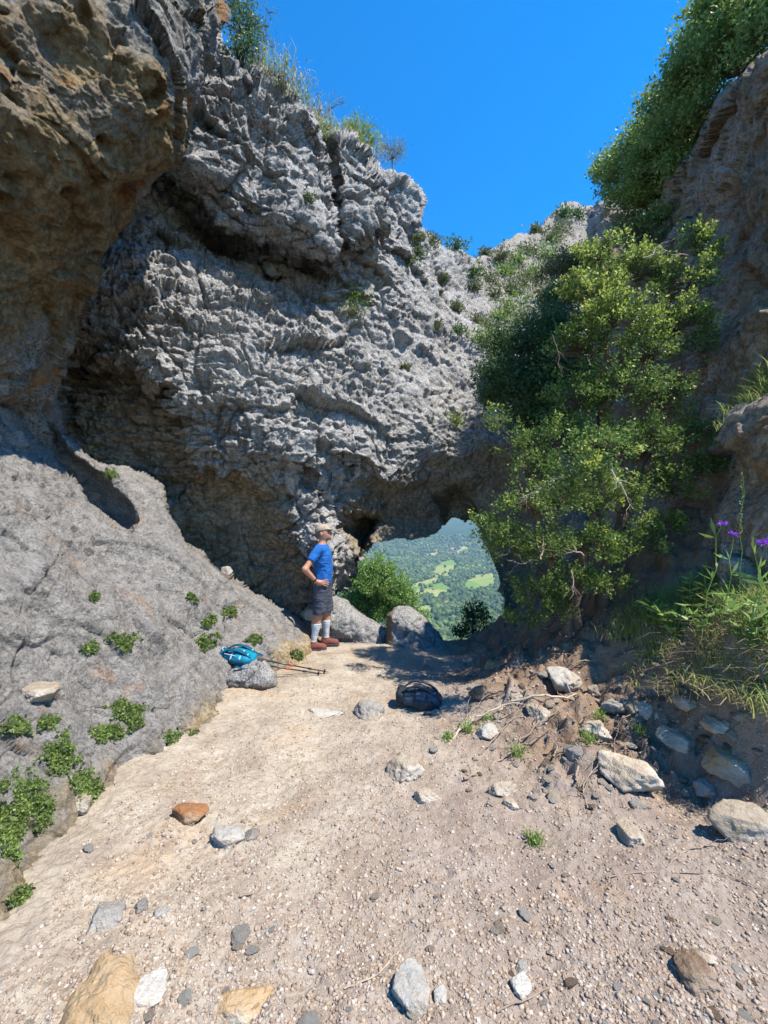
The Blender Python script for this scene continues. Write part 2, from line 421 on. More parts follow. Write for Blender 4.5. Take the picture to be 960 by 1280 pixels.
def sheet(name, u0, u1, v0, v1, step, depth, outline, disp, mat, brown=None, holes=(), skirt=3., rag=5., edge=0., edgew=18., vb=.35, smooth=True, rimn=.025):
    us = np.arange(u0, u1 + step, step); vs = np.arange(v0, v1 + step, step)
    U, V = np.meshgrid(us, vs); sh = U.shape; Uf, Vf = U.ravel(), V.ravel()
    D = depth(Uf, Vf)
    W = np.stack([Uf / 40, Vf / 40, np.zeros_like(Uf)], 1)
    ru = Uf + rag * fbm(W, 4, 5); rv = Vf + rag * fbm(W, 4, 55)
    sdv = psd(outline, ru, rv); keep = sdv > 0
    if edge:
        D = D + edge * np.clip(1 - sdv / edgew, 0, 1) ** 2
    for hpoly in holes:
        hs_ = psd(hpoly, ru, rv); keep &= hs_ < 0
    P = np.stack([(Uf - CU) / F * D, D, CZ + (CV - Vf) / F * D], 1)
    G = P.reshape(*sh, 3)
    def normals(G):
        du = np.gradient(G, axis=1); dv = np.gradient(G, axis=0)
        N = np.cross(dv, du); N /= np.linalg.norm(N, axis=-1)[..., None] + 1e-9
        view = G - np.array([0, 0, CZ]); flip = (N * view).sum(-1) > 0
        N[flip] *= -1; return N
    N = normals(G).reshape(-1, 3)
    near = sdv > -12
    vd = np.array([0, 0, CZ]) - P; vd /= np.linalg.norm(vd, axis=1)[:, None]
    N = N * (1 - vb) + vd * vb; N /= np.linalg.norm(N, axis=1)[:, None]
    dd = np.zeros(len(P)); dd[near] = disp(P[near], Uf[near], Vf[near], D[near]) * (.45 + .55 * sstep(0, 12, sdv[near]))
    P = P + N * dd[:, None]
    G = P.reshape(*sh, 3)
    keep2 = keep.reshape(sh); fk = keep2[:-1, :-1] & keep2[1:, :-1] & keep2[:-1, 1:] & keep2[1:, 1:]
    idx = np.arange(U.size).reshape(sh)
    Q = np.stack([idx[:-1, :-1][fk], idx[1:, :-1][fk], idx[1:, 1:][fk], idx[:-1, 1:][fk]], 1)
    # rim -> goes back into the hill so the mass has thickness
    E = np.concatenate([Q[:, [0, 1]], Q[:, [1, 2]], Q[:, [2, 3]], Q[:, [3, 0]]])
    key = np.sort(E, 1); kk = key[:, 0].astype(np.int64) * U.size + key[:, 1]
    uq, ix, ct = np.unique(kk, return_index=True, return_counts=True)
    be = E[ix[ct == 1]]
    bv = np.unique(be); mp = np.full(U.size, -1); 
    ray = P[bv] - np.array([0, 0, CZ]); ray /= np.linalg.norm(ray, axis=1)[:, None]
    rings = [P[bv] + ray * skirt * t for t in (.18, .5, 1.)]
    rings = [r + rimn * (1 + i) * np.stack([fbm(r * 1.7, 3, 90 + i), 0 * r[:, 0], fbm(r * 1.7, 3, 190 + i)], 1) * (i + .3) for i, r in enumerate(rings)]
    base = U.size; Vall = [P]; Fall = [Q]; prev = np.full(U.size, -1); prev[bv] = bv; 
    for r in rings:
        nx = np.full(U.size, -1); nx[bv] = base + np.arange(len(bv))
        Fall.append(np.stack([prev[be[:, 1]], prev[be[:, 0]], nx[be[:, 0]], nx[be[:, 1]]], 1))
        Vall.append(r); base += len(bv); prev = nx
    Vall = np.concatenate(Vall); Fall = np.concatenate(Fall)
    br = np.zeros(U.size) if brown is None else np.clip(brown(P, Uf, Vf, G, sh), 0, 1)
    br = np.concatenate([br] + [br[bv]] * 3)
    used = np.zeros(len(Vall), bool); used[Fall.ravel()] = True; rm = np.cumsum(used) - 1
    o = mesh_np(name, Vall[used], rm[Fall], mat, attrs={'brown': br[used]}, smooth=smooth)
    s = Sheet(); s.o = o; NN = normals(G)
    def at(u, v, lift=0.):
        j = int(np.clip(round((u - u0) / step), 2, sh[1] - 3)); i = int(np.clip(round((v - v0) / step), 2, sh[0] - 3))
        n = NN[i - 2:i + 3, j - 2:j + 3].mean((0, 1)); n /= np.linalg.norm(n)
        return G[i, j] + n * lift, n
    s.at = at; return s

# ---------------- main wall with the arch
wall_ctl = [(-60,300,5.4),(60,300,5.6),(120,300,6.4),(60,480,6.4),(200,250,7.2),(200,350,6.7),(300,400,6.9),(300,500,6.25),(400,450,7.4),(400,560,6.75),
 (400,650,6.8),(395,740,6.75),(300,650,6.9),(300,730,7.0),(240,650,6.7),(480,560,7.4),(480,640,8.2),(560,560,8.2),(560,640,8.9),(640,560,8.6),(640,700,8.3),
 (660,800,7.7),(720,600,8.2),(500,400,8.9),(500,300,9.3),(522,245,10.2),(440,200,8.9),(350,130,8.1),(300,70,7.6),(440,300,8.2),(350,330,7.9),(270,250,7.7),
 (600,450,10.),(600,330,13.5),(570,330,12.),(680,350,14),(700,270,17),(650,420,11),(760,260,18),(800,450,11),(850,700,8.4),(240,-40,7.0),(-60,-40,6),(850,250,18),(540,400,9.6)]
_wr = rbf([(a/100, b/100) for a, b, c in wall_ctl], np.log([c for a, b, c in wall_ctl]), .35, 1e-3)
B1 = [(195,212),(215,235),(250,262),(275,287),(310,301),(350,312),(385,322),(412,332),(430,325),(428,270),(413,195),(400,150),(300,60),(240,60),(200,150)]
B2 = [(432,325),(450,312),(468,285),(476,230),(468,205),(440,180),(418,170),(415,195),(430,270)]
LEDGE = [(190,225),(250,270),(310,306),(400,336),(430,345),(400,365),(330,352),(260,330),(215,290)]
REC = [(60,440),(85,425),(130,440),(185,452),(215,480),(228,540),(240,600),(235,640),(180,620),(60,600)]
BRN = [(222,600),(262,588),(305,600),(335,622),(352,650),(366,690),(384,706),(386,760),(330,790),(200,760),(215,640)]
BRPATCH = [(228,598),(300,590),(345,620),(370,680),(390,705),(388,800),(200,800)]
LIP = [(420,655),(438,632),(445,604),(478,592),(520,598),(552,578),(585,556),(618,548),(660,560),(700,600),(720,860),(600,860),(600,700),(560,700),(430,700)]
TUN = [(424,662),(434,645),(452,637),(474,640),(484,655),(476,670),(462,680),(452,700),(446,722),(434,740),(424,745),(440,710),(440,690),(432,676)]
BLOB = [(398,676),(420,668),(436,690),(438,708),(432,728),(420,745),(400,752),(385,720)]
ARCH = [(415,775),(424,745),(440,722),(452,707),(457,690),(461,683),(475,679),(492,675),(512,676),(530,672),(543,668),(552,661),(557,652),(566,647),(578,645),(592,649),(604,665),(613,690),(618,705),(621,727),(627,745),(631,775),(636,810),(640,850),(640,880),(430,880)]
BLUE = [(362,458),(378,452),(392,462),(398,480),(385,486),(368,476)]
NICHE = [(432,560),(446,552),(452,572),(446,600),(434,592)]
NICHE2 = [(540,624),(560,604),(580,600),(600,640),(585,660),(552,660)]
POCK = [(372,585),(390,580),(400,598),(396,620),(380,612)]
def warp(U, V, a=7, s=31):
    W = np.stack([U / 30, V / 30, np.zeros_like(U) + .5], 1)
    return U + a * fbm(W, 4, s), V + a * fbm(W, 4, s + 60)
def wall_depth(U, V):
    D = np.exp(_wr(np.stack([U / 100, V / 100], 1)))
    u, v = warp(U, V)
    D = D - .68 * sstep(0, 10, psd(B1, u, v)) * sstep(40, 210, v) ** .3 - .42 * sstep(0, 48, psd(B1, u, v)) * sstep(40, 210, v) ** .3
    D = D - .55 * sstep(0, 9, psd(B2, u, v))
    D = D + .48 * sstep(-2, 22, psd(LEDGE, u, v))
    D = D + .5 * sstep(-4, 26, psd(REC, u, v))
    D = D + .42 * sstep(-4, 22, psd(BRN, u, v))
    D = D + .5 * sstep(-4, 60, psd(LIP, u, v))
    D = D + 1.8 * sstep(-1, 12, psd(TUN, u, v))
    D = D - .5 * sstep(0, 12, psd(BLOB, u, v))
    D = D + .22 * sstep(0, 8, psd(BLUE, u, v)) + .5 * sstep(0, 12, psd(NICHE, u, v)) + .7 * sstep(0, 14, psd(NICHE2, u, v)) + .4 * sstep(0, 10, psd(POCK, u, v))
    return D
def wall_disp(P, U, V, D):
    sc_ = np.clip(D / 7, .8, 1.5)
    wv = np.stack([fbm(P * 1.3, 3, 3), fbm(P * 1.3, 3, 4), fbm(P * 1.3, 3, 5)], 1)
    Pw = P + .16 * wv
    rightm = sstep(430, 540, U)                                            # smoother, pitted rock towards the arch
    d = .26 * fbm(P * .5, 3, 11)
    fa, ed = facet(Pw * [.9, .9, 1.7], 7, .9)
    d = d + (.25 * fa - .05 * (1 - sstep(0, .06, ed))) * (1 - .7 * rightm)
    fb, ed = facet((P + .06 * wv) * [3.4, 3.4, 6.5], 8, 1.)
    d = d + (.075 * fb - .035 * (1 - sstep(0, .08, ed))) * (1 - .65 * rightm)
    fc, _ = facet((P + .05 * wv) * [8.5, 8.5, 10], 9, 1.)
    under = sstep(0, 10, psd(B1, U, V)) * sstep(120, 240, V + .3 * (U - 300) * -1)   # smooth belly of the upper bulge
    fd, _ = facet((P + .03 * wv) * [15, 15, 17], 10, 1.)
    rg = .12 + 1.0 * sstep(-.3, .35, fbm(P * [.9, .9, .7], 3, 66))
    vc, ve = facet((P + .10 * wv) * [1.3, 1.3, .55], 12, .5)
    d = d - .10 * (1 - sstep(0, .05, ve)) * (1 - .6 * rightm)
    d = d + (.060 * fc * (1 - .4 * rightm) * rg + .024 * fd * (.4 + .6 * rg)) * (1 - .7 * under)
    zw = P[:, 2] + .10 * perlin(P * .8, 21) + .05 * P[:, 0] + .03 * perlin(P * 3, 22)
    lay = np.floor(zw / .13); fr = zw / .13 - lay; li = lay.astype(np.int64)
    off = (_h(li, li * 0, li * 0, 3) & 255) / 60.
    xc = np.floor(P[:, 0] / .45 + off + .3 * wv[:, 0]).astype(np.int64)
    r = (_h(li, xc, xc * 0, 9) & 1023) / 1023.
    bed = (r - .5) * .22 - .07 * (1 - sstep(0, .14, fr)) + .05 * fr
    bm = np.clip(sstep(440, 350, U) * sstep(200, 290, V) * (.05 + sstep(-.25, .25, perlin(P * .7, 31) + .1)), 0, 1); bm = np.maximum(bm, .95 * sstep(-10, 10, psd(REC, U, V)))
    d = d + bed * bm
    d = d + .03 * fbm(P * [4, 4, 2.6], 3, 41, gain=.6) + .016 * fbm(P * 15, 3, 51, gain=.65)
    g1, g2, gc = voro(P * 3.6 + .3 * wv, 71)
    d = d - .09 * sstep(.40, .1, g1) * (gc > .62)
    k1, k2, kc = voro(Pw * .9, 77)
    d = d - .25 * sstep(.3, .1, k1) * (kc > .7) * rightm
    smooth = sstep(0, 14, psd(BRN, U, V)) * .45 + sstep(-5, 14, psd(LIP, U, V)) * .45 + .4 * under
    smooth = smooth + .35 * sstep(530, 640, U) * sstep(520, 400, V)
    near_arch = sstep(-34, -6, psd(ARCH, U, V))
    return d * (1 - np.clip(smooth, 0, .65)) * sc_ ** .5 * (1 - .45 * near_arch)
def wall_brown(P, U, V, G, sh):
    u, v = warp(U, V, 14, 77)
    n = fbm(P * 1.6, 4, 5) * .5
    b = sstep(-12, 8, psd(BRPATCH, u, v)) + sstep(-8, 12, psd(LIP, u, v)) * .9 + sstep(-6, 10, psd(REC, u, v)) * .75
    b = b + sstep(-4, 10, psd(LEDGE, u, v)) * .3
    b = b + .55 * sstep(11, 14, P[:, 1])
    b = b * (1 - .9 * sstep(-3, 5, psd(BLOB, u, v)))
    b = b + sstep(.25, .55, n) * .25
    # weathering follows the underside of every ledge a little: grey crust on what the rain reaches
    return b
wall_outline = [(-90,-120),(255,-120),(283,60),(300,85),(322,98),(345,112),(372,130),(388,143),(420,158),(448,172),(466,186),(478,212),(492,216),(508,222),(524,238),(531,250),(532,268),(527,286),(541,292),(560,308),(575,314),(592,322),(608,316),(622,308),(640,298),(651,291),(662,293),(676,280),(692,262),(704,253),(716,251),(730,256),(745,258),(765,240),(900,200),(930,880),(640,900),(420,900),(-90,860)]
WALL = sheet('cliff', -90, 930, -120, 900, 1.35, wall_depth, wall_outline, wall_disp, M['wall'], wall_brown, holes=[ARCH], skirt=2.6, rag=5, edge=.5, edgew=16, smooth=False)
tag(WALL.o, 'pitted grey limestone wall with a rock arch opening onto the valley', 'cliff', kind='structure')

# ---------------- near overhang, upper left
ov_ctl = [(-160,-160,2.9),(-160,200,2.7),(-160,450,3.4),(0,-120,3.1),(0,0,2.9),(0,150,3.0),(0,300,3.4),(0,420,3.9),(0,500,4.4),(0,560,4.6),(100,-120,3.8),(100,0,3.35),(110,80,3.3),(100,200,3.5),(80,320,4.0),(60,420,4.5),
 (60,520,4.9),(180,-100,4.3),(190,0,3.9),(200,60,3.75),(210,130,3.85),(180,220,4.1),(130,310,4.5),(280,-80,4.9),(270,0,4.5),(255,80,4.4),(235,150,4.4),(100,400,4.9),(-60,600,4.5)]
_or = rbf([(a/100, b/100) for a, b, c in ov_ctl], np.log([c for a, b, c in ov_ctl]), .4, 1e-3)
def ov_depth(U, V): return np.exp(_or(np.stack([U / 100, V / 100], 1)))
def ov_disp(P, U, V, D):
    Pw = P + .2 * np.stack([perlin(P * 1.4, 3), perlin(P * 1.4, 4), perlin(P * 1.4, 5)], 1)
    fa, ed = facet(Pw * 1.6, 17, .8)
    d = .20 * fbm(P * .9, 3, 12) + fa * .12
    fb, ed = facet(P * 5 + .3 * fbm(P * 4, 2, 4)[:, None], 18, .8)
    top = sstep(190, 40, V) 
    d = d + (.022 + .03 * top) * fb + .05 * fbm(P * 3.5, 3, 43) + .02 * fbm(P * 14, 3, 52, gain=.6) + .006 * fbm(P * 40, 2, 57)
    g1, g2, gc = voro(P * 4.5, 75)
    return d - .09 * sstep(.4, .1, g1) * (gc > .6)
def ov_brown(P, U, V, G, sh):
    u, v = warp(U, V, 16, 71)
    grey_top = [(-200,-200),(330,-200),(300,140),(262,150),(225,110),(150,40),(120,-10),(-200,-60)]  # weathered grey rock at the top, brown below
    return 1 - .95 * sstep(-22, 18, psd(grey_top, u, v)) - .5 * sstep(.12, .5, fbm(P * 1.1, 3, 9)) - .85 * sstep(390, 470, V)
ov_outline = [(-180,-180),(292,-180),(284,0),(286,30),(268,62),(252,110),(238,160),(226,196),(205,218),(192,232),(172,262),(152,290),(128,318),(112,350),(104,385),(94,415),(72,448),(70,500),(82,540),(110,575),(60,640),(-180,660)]
OVER = sheet('rock_overhang', -180, 300, -180, 660, 1.5, ov_depth, ov_outline, ov_disp, M['over'], ov_brown, skirt=1.6, rag=4, edge=.45, edgew=26)
tag(OVER.o, 'brown overhanging rock mass bulging out at the upper left', 'rock overhang', kind='structure')

# ---------------- smooth grey rock slope on the left
_ys = np.array([0, 1.7, 2.1, 2.5, 2.95, 3.55, 4.3, 4.9, 5.8, 6.5, 8]); _xe = np.array([1.45, 1.46, 1.6, 1.62, 1.53, 1.42, 1.45, 1.22, 1.0, .85, .7])
SL = 1.15
SHADE_SCOOP = [(14,520),(36,562),(75,602),(118,642),(160,668),(174,648),(160,618),(132,592),(100,566),(74,530),(60,490),(10,480)]  # invented scoop, added so its rim shades this part of the slope
def sl_depth(U, V):
    a = (CU - U) / F; b = (CV - V) / F; d = np.full(U.shape, 3.5)
    for _ in range(14):
        xe = np.interp(d, _ys, _xe); den = np.maximum(SL * a - .05 - b, .18)
        d = .5 * d + .5 * np.clip((1.6 + SL * xe) / den, .5, 9)
    u, v = warp(U, V, 3)
    return d + .60 * sstep(-3, 20, psd(SHADE_SCOOP, u, v))
def sl_disp(P, U, V, D):
    d = .13 * fbm(P * .8, 3, 14) + .045 * fbm(P * [3, 3, 3], 3, 15)
    q = P @ np.array([[.8, .3, 0], [-.3, .8, 0], [0, .2, 1.]])
    fa, ed = facet(q * [2.2, 4.5, 2.6], 16, .6)
    fb, e2 = facet(q * [8, 15, 9] + .4 * fbm(P * 6, 2, 4)[:, None], 19, .8)
    d = d + .042 * fa + .022 * fb + .03 * fbm(P * 1.8, 3, 77) + .007 * fbm(P * 20, 3, 18, gain=.6)
    f1, f2, c = voro(P * 1.6 + .2 * fbm(P * 2, 2, 3)[:, None], 27)
    d = d - .03 * (1 - sstep(0, .05, f2 - f1)) * sstep(-.1, .3, fbm(P * 1.1, 2, 66)) + (c - .5) * .06
    g1, g2, gc = voro(P * 3.2, 175)
    d = d - .07 * sstep(.28, .1, g1) * (gc > .8)
    edge = sstep(560, 700, V) * sstep(170, 210, U)
    return d
def sl_brown(P, U, V, G, sh):
    u, v = warp(U, V, 14, 91)
    # limestone dust near the foot of the slope
    xe = np.interp(P[:, 1], _ys, _xe); h = (-P[:, 0] - xe) * SL
    return 1.0 * sstep(.26, .0, h + .16 * fbm(P * 2.5, 3, 3)) + .8 * sstep(.3, .6, fbm(P * 1.2, 4, 29)) * sstep(880, 960, V)
sl_outline = [(-200,430),(-40,470),(0,502),(30,520),(60,512),(80,540),(104,562),(130,577),(158,583),(185,592),(203,606),(214,640),(228,668),(240,690),(262,708),(285,726),(312,741),(345,756),(372,770),(398,790),(430,815),(470,860),(470,1000),(300,1150),(120,1330),(-40,1500),(-200,1500)]
SLOPE = sheet('rock_slope', -200, 470, 430, 1500, 1.7, sl_depth, sl_outline, sl_disp, M['slope'], sl_brown, skirt=1.2, rag=3, edge=.3, edgew=14)
tag(SLOPE.o, 'smooth grey limestone slope with moss patches rising on the left', 'rock slope', kind='structure')

# ---------------- right cliff
rc_ctl = [(740,250,12),(760,330,9.5),(780,450,7.6),(800,600,6.4),(820,760,5.2),(850,200,7.2),(850,350,6.1),(860,500,5.4),(860,650,4.9),(900,120,5.6),(900,300,5.2),(910,450,4.7),(920,600,4.1),(960,80,4.6),(960,250,4.35),(960,400,4.1),
 (960,550,3.7),(960,700,3.3),(1060,100,4.2),(1060,400,3.6),(1060,700,3.0),(1160,300,3.6),(1160,800,2.6),(900,760,3.9)]
_rr = rbf([(a/100, b/100) for a, b, c in rc_ctl], np.log([c for a, b, c in rc_ctl]), .4, 1e-3)
def rc_depth(U, V):
    D = np.exp(_rr(np.stack([U / 100, V / 100], 1)))
    u, v = warp(U, V)
    led = [(870,560),(905,515),(960,480),(1180,420),(1180,470),(960,530),(900,560)]
    return D + .14 * sstep(-10, 40, psd(led, u, v))
def rc_disp(P, U, V, D):
    Pw = P + .25 * np.stack([perlin(P * 1.1, 3), perlin(P * 1.1, 4), perlin(P * 1.1, 5)], 1)
    fa, ed = facet(Pw * [1.6, 1.3, .9], 37, .8)
    fb, e2 = facet(P * [4.5, 4.5, 3] + .3 * fbm(P * 4, 2, 4)[:, None], 38, .9)
    d = .24 * fbm(P * .7, 3, 13) + fa * .2 - .05 * (1 - sstep(0, .08, ed)) + .06 * fb
    d = d + .04 * fbm(P * [5, 5, 2.5], 3, 44) + .018 * fbm(P * 15, 3, 53, gain=.6)
    return d
def rc_brown(P, U, V, G, sh):
    return .45 + .8 * fbm(P * .7, 4, 33) + .3 * sstep(900, 960, U)
rc_outline = [(733,262),(745,246),(765,250),(790,270),(812,286),(825,250),(838,215),(865,190),(880,160),(910,120),(935,92),(965,60),(1000,70),(1020,220),(1050,480),(1090,640),(1170,720),(1180,900),(880,900),(800,850),(760,700),(740,450)]
RCLIFF = sheet('right_cliff', 720, 1180, 20, 900, 1.7, rc_depth, rc_outline, rc_disp, M['cliff'], rc_brown, skirt=2.0, rag=6, edge=.5, edgew=16)
RCLIFF.o.name = 'cliff'
tag(RCLIFF.o, 'brown shaded rock wall closing the gully at the right edge', 'cliff', kind='structure')

# ---------------- ground
gp = [(-3,0,0),(0,-3,0),(3,-1.5,.1),(-1.5,1,0),(0,1,-.03),(2,1,0),(0,2,-.1),(-1.5,2,-.03),(1.5,2,-.06),(0,3,-.15),(-1.3,3,-.12),(.9,3.0,-.12),(0,4,-.2),(-1.2,4.5,-.18),(.4,4.8,-.24),(-.9,6,-.31),(0,6,-.32),(.6,6.2,-.35),(1.3,6.3,-.42),
 (1.4,3.4,-.0),(1.8,3.8,.08),(2.1,2.6,.06),(2.0,3.1,.10),(2.3,2.6,.62),(2.28,3.1,.6),(2.3,4,.55),(2.13,4.8,.36),(1.64,5.2,-.05),(1.07,4.8,-.22),(1.6,4.3,.2),(1.5,3.8,.06),(3.2,3.4,1.15),(2.8,3.4,.9),(3.2,5,1.4),(4,4,1.8),(2.55,1.9,.35),(2.2,1.6,.04),(3.2,2,.7),(3,.5,.3),(1.7,6.5,-.2),(2.6,6.5,.6),(1.5,2.7,-.06),(5,2,1.2),(5,7,2),
 (-5,3,0),(-5,7,0),(0,7.5,-.5)]
_gr = rbf([(a, b) for a, b, c in gp], [c for a, b, c in gp], .18, 1e-4)
def gz(x, y, fine=True):
    x = np.atleast_1d(np.asarray(x, float)); y = np.atleast_1d(np.asarray(y, float))
    q = np.stack([x, y], 1); z = _gr(q)
    P = np.stack([x, y, np.zeros_like(x)], 1)
    m = sstep(.7, 1.3, x) * sstep(2.2, 2.9, y)
    z = z + .035 * fbm(P * 1.3, 3, 2) + (.012 + .03 * m) * fbm(P * 5, 3, 6)
    if fine:
        f1, f2, c = voro(P * 13, 3); z = z + (.008 + .012 * m) * (c > .4) * np.sqrt(np.maximum(.25 - f1 * f1, 0)) * 2 + .006 * fbm(P * 25, 3, 8)
        z = z + m * (.05 * billow(P * 4, 2, 9) + .07 * facet(P * 3.5 + [0, 0, .5], 4, 1.)[0] + .03 * facet(P * 10 + [0, 0, .5], 5, 1.)[0])
    lip = 6.75 + .12 * fbm(P * 2, 2, 12)
    z = z - 1.15 * np.maximum(0, y - lip) * (1 - sstep(2.2, 3, x) * .8 * sstep(8.2, 7.2, y))
    return z
nu = 560
ua = np.linspace(-260, 1220, nu)
yr = np.concatenate([np.linspace(-5, .75, 24), 1 / np.linspace(1 / .8, 1 / 13, 700)])
Yg = np.repeat(yr[:, None], nu, 1); Wd = np.maximum(Yg, .8); Xg = (ua[None] - CU) / F * Wd
Zg = gz(Xg.ravel(), Yg.ravel()).reshape(Xg.shape)
ii = np.arange(Xg.size).reshape(Xg.shape)
Q = np.stack([ii[:-1, :-1], ii[:-1, 1:], ii[1:, 1:], ii[1:, :-1]], -1).reshape(-1, 4)
Pg = np.stack([Xg.ravel(), Yg.ravel(), Zg.ravel()], 1)
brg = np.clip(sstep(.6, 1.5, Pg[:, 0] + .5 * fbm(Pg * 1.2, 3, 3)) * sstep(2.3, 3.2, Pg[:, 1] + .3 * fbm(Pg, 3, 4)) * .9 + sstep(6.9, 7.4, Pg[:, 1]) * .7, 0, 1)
tag(mesh_np('ground', Pg, Q, M['ground'], attrs={'brown': brg}), 'stony pale dirt path with pinkish loam on its right side', 'ground', kind='structure')
def gat(u, v):
    """ground point seen at pixel"""
    ds = np.concatenate([np.arange(.9, 7.2, .01)])
    x = (u - CU) / F * ds; z = CZ + (CV - v) / F * ds
    g = gz(x, ds, False); k = np.argmax(z <= g)
    if not (z <= g).any(): k = len(ds) - 1
    return np.array([x[k], ds[k], gz(x[k:k + 1], ds[k:k + 1])[0]])

# ---------------- valley far below, hills, forest
def vz(x, y):
    P = np.stack([x, y, 0 * x], 1)
    r = np.hypot(x, y)
    z = -212 + 14 * fbm(P / 500, 3, 2) + 5 * fbm(P / 160, 2, 3)
    z = z + 120 * sstep(420, 60, r) + 84 * sstep(88, 22, r)
    m = sstep(1900, 4200, r + 500 * fbm(P / 1500, 2, 9))
    ridge = 1 - np.abs(fbm(P / [1400, 1000, 1000], 4, 21))
    z = z + m * (150 + 110 * (ridge - .6) + 40 * fbm(P / 300, 4, 22))
    return z
az = np.linspace(R(-62), R(62), 420); rr = np.exp(np.linspace(math.log(13.5), math.log(7500), 600))
A, RR = np.meshgrid(az, rr); VX = (np.sin(A) * RR).ravel(); VY = (np.cos(A) * RR).ravel()
VZ = vz(VX, VY)
def valley_mat():
    b = NB('valley_land', 1, 0)
    big = b.noise(.0016, 4, .55); md = b.noise(.012, 5, .6)
    forest = b.mix(b.ramp(b.noise(.05, 5, .7), [(.35, 0), (.65, 1)]), (.018, .045, .022), (.05, .095, .035))
    field = b.mix(b.ramp(b.vor(.006, out='Color'), [(.3, 0), (.7, 1)]), (.14, .23, .05), (.30, .31, .10))
    c = b.mix(b.ramp(b.attr('brown'), [(.45, 0), (.55, 1)]), forest, field)
    sx = b.n('ShaderNodeSeparateXYZ'); g = b.n('ShaderNodeNewGeometry'); b.l(g.outputs['Normal'], sx.inputs[0])
    c = b.mix(b.math('MULTIPLY', b.ramp(b.noise(.004, 6, .7), [(.55, 0), (.62, .75)]), b.ramp(sx.outputs[2], [(.86, 1), (.97, 0)])), c, (.3, .28, .25))
    b.color(c); b.bump(b.noise(.09, 4, .7), 9, .9); return b.m
FIELDS = []   # (cx, cy, half length, half width, angle) open meadows between the woods
def vp(u, v):
    d = 300.
    for _ in range(60):
        x = (u - CU) / F * d; z = vz(np.array([x]), np.array([d]))[0]; t = (CZ - z) * F / max(v - CV, 1); d = .7 * d + .3 * t
    return (u - CU) / F * d, d
for pl in ([(505,738),(520,728),(545,722),(562,733),(555,745),(520,748)], [(540,715),(552,702),(568,698),(572,705),(560,722),(545,722)], [(575,735),(592,719),(618,716),(620,732),(585,738)],
           [(525,696),(545,690),(552,694),(540,698)], [(470,697),(500,694),(502,698),(475,700)], [(600,770),(625,760),(628,768),(610,776)],[(520,760),(540,757),(545,763),(525,768)],[(562,690),(580,682),(590,686),(575,692)]):
    FIELDS.append(np.array([vp(*p) for p in pl]))
def fieldmask(x, y):
    m = np.zeros(x.shape)
    P = np.stack([x, y, 0 * x], 1); wx = x + 14 * fbm(P / 60, 3, 4); wy = y + 22 * fbm(P / 60, 3, 5)
    for pl in FIELDS: m = np.maximum(m, (psd(pl, wx, wy) > 0) * 1.)
    r = np.hypot(x, y); u = CU + x / y * F
    f1, f2, c = voro(np.stack([x / 210, y / 330, 0 * x], 1), 5)
    outside = (u < 430) | (u > 660) | (r > 2500)
    return np.maximum(m, (c > .72) * (r > 500) * (r < 3200) * outside * 1.)
ii = np.arange(A.size).reshape(A.shape); Q = np.stack([ii[:-1, :-1], ii[:-1, 1:], ii[1:, 1:], ii[1:, :-1]], -1).reshape(-1, 4)
tag(mesh_np('valley_terrain', np.stack([VX, VY, VZ], 1), Q, valley_mat(), attrs={'brown': fieldmask(VX, VY)}), 'green valley with meadows and wooded hills seen through the arch', 'terrain', kind='structure')
# woods: uneven crowns, one mass
def forest():
    n = 60000; a = rng.uniform(R(-17), R(27), n); r = np.exp(rng.uniform(math.log(380), math.log(2700), n))
    k = rng.random(n) < (r / 2700) ** .9; a, r = a[k], r[k]
    x, y = np.sin(a) * r, np.cos(a) * r; fm = fieldmask(x, y)
    k = (fm < .5) | (rng.random(len(x)) < .035); x, y = x[k], y[k]; n = len(x)
    V0, F0 = ICO[0]; s = rng.uniform(3.2, 6.5, n) * (1 + .3 * (np.hypot(x, y) > 1500)); z = vz(x, y) + s * .6
    J = 1 + .3 * rng.normal(size=(n, 12, 1)).clip(-1.2, 1.2)
    V = V0[None] * J * s[:, None, None] * np.array([1, 1, 1.15]) + np.stack([x, y, z], 1)[:, None]
    Fc = F0[None] + 12 * np.arange(n)[:, None, None]
    b = NB('woodland', 1, 0); b.color(b.mix(b.ramp(b.noise(.006, 3), [(.4, 0), (.6, .5)]), b.ramp(b.island(), [(0, (.03, .06, .024)), (.5, (.075, .12, .04)), (.85, (.13, .17, .06)), (1, (.20, .22, .08))]), (.03, .055, .03)))
    o = mesh_np('woodland', V.reshape(-1, 3), Fc.reshape(-1, 3), b.m, smooth=False)
    tag(o, 'broadleaf woods covering the valley floor and slopes', 'woods', kind='stuff')
forest()
def slopewood():
    r_ = np.random.default_rng(31); n = 11000; a = r_.uniform(R(-20), R(28), n); r = np.exp(r_.uniform(math.log(22), math.log(390), n))
    x, y = np.sin(a) * r, np.cos(a) * r; V0, F0 = ICO[1]; s = r_.uniform(.006, .014, n) * r + .25; z = vz(x, y) + s * .4
    m = V0.shape[0]; V = V0[None] * (1 + .28 * r_.normal(size=(n, m, 1)).clip(-1.3, 1.3)) * s[:, None, None] + np.stack([x, y, z], 1)[:, None]
    Fc = F0[None] + m * np.arange(n)[:, None, None]
    o = mesh_np('undergrowth', V.reshape(-1, 3), Fc.reshape(-1, 3), bpy.data.materials['woodland'], smooth=False); tag(o, 'tangled scrub on the steep slope just beyond the arch', 'scrub', kind='stuff')
slopewood()
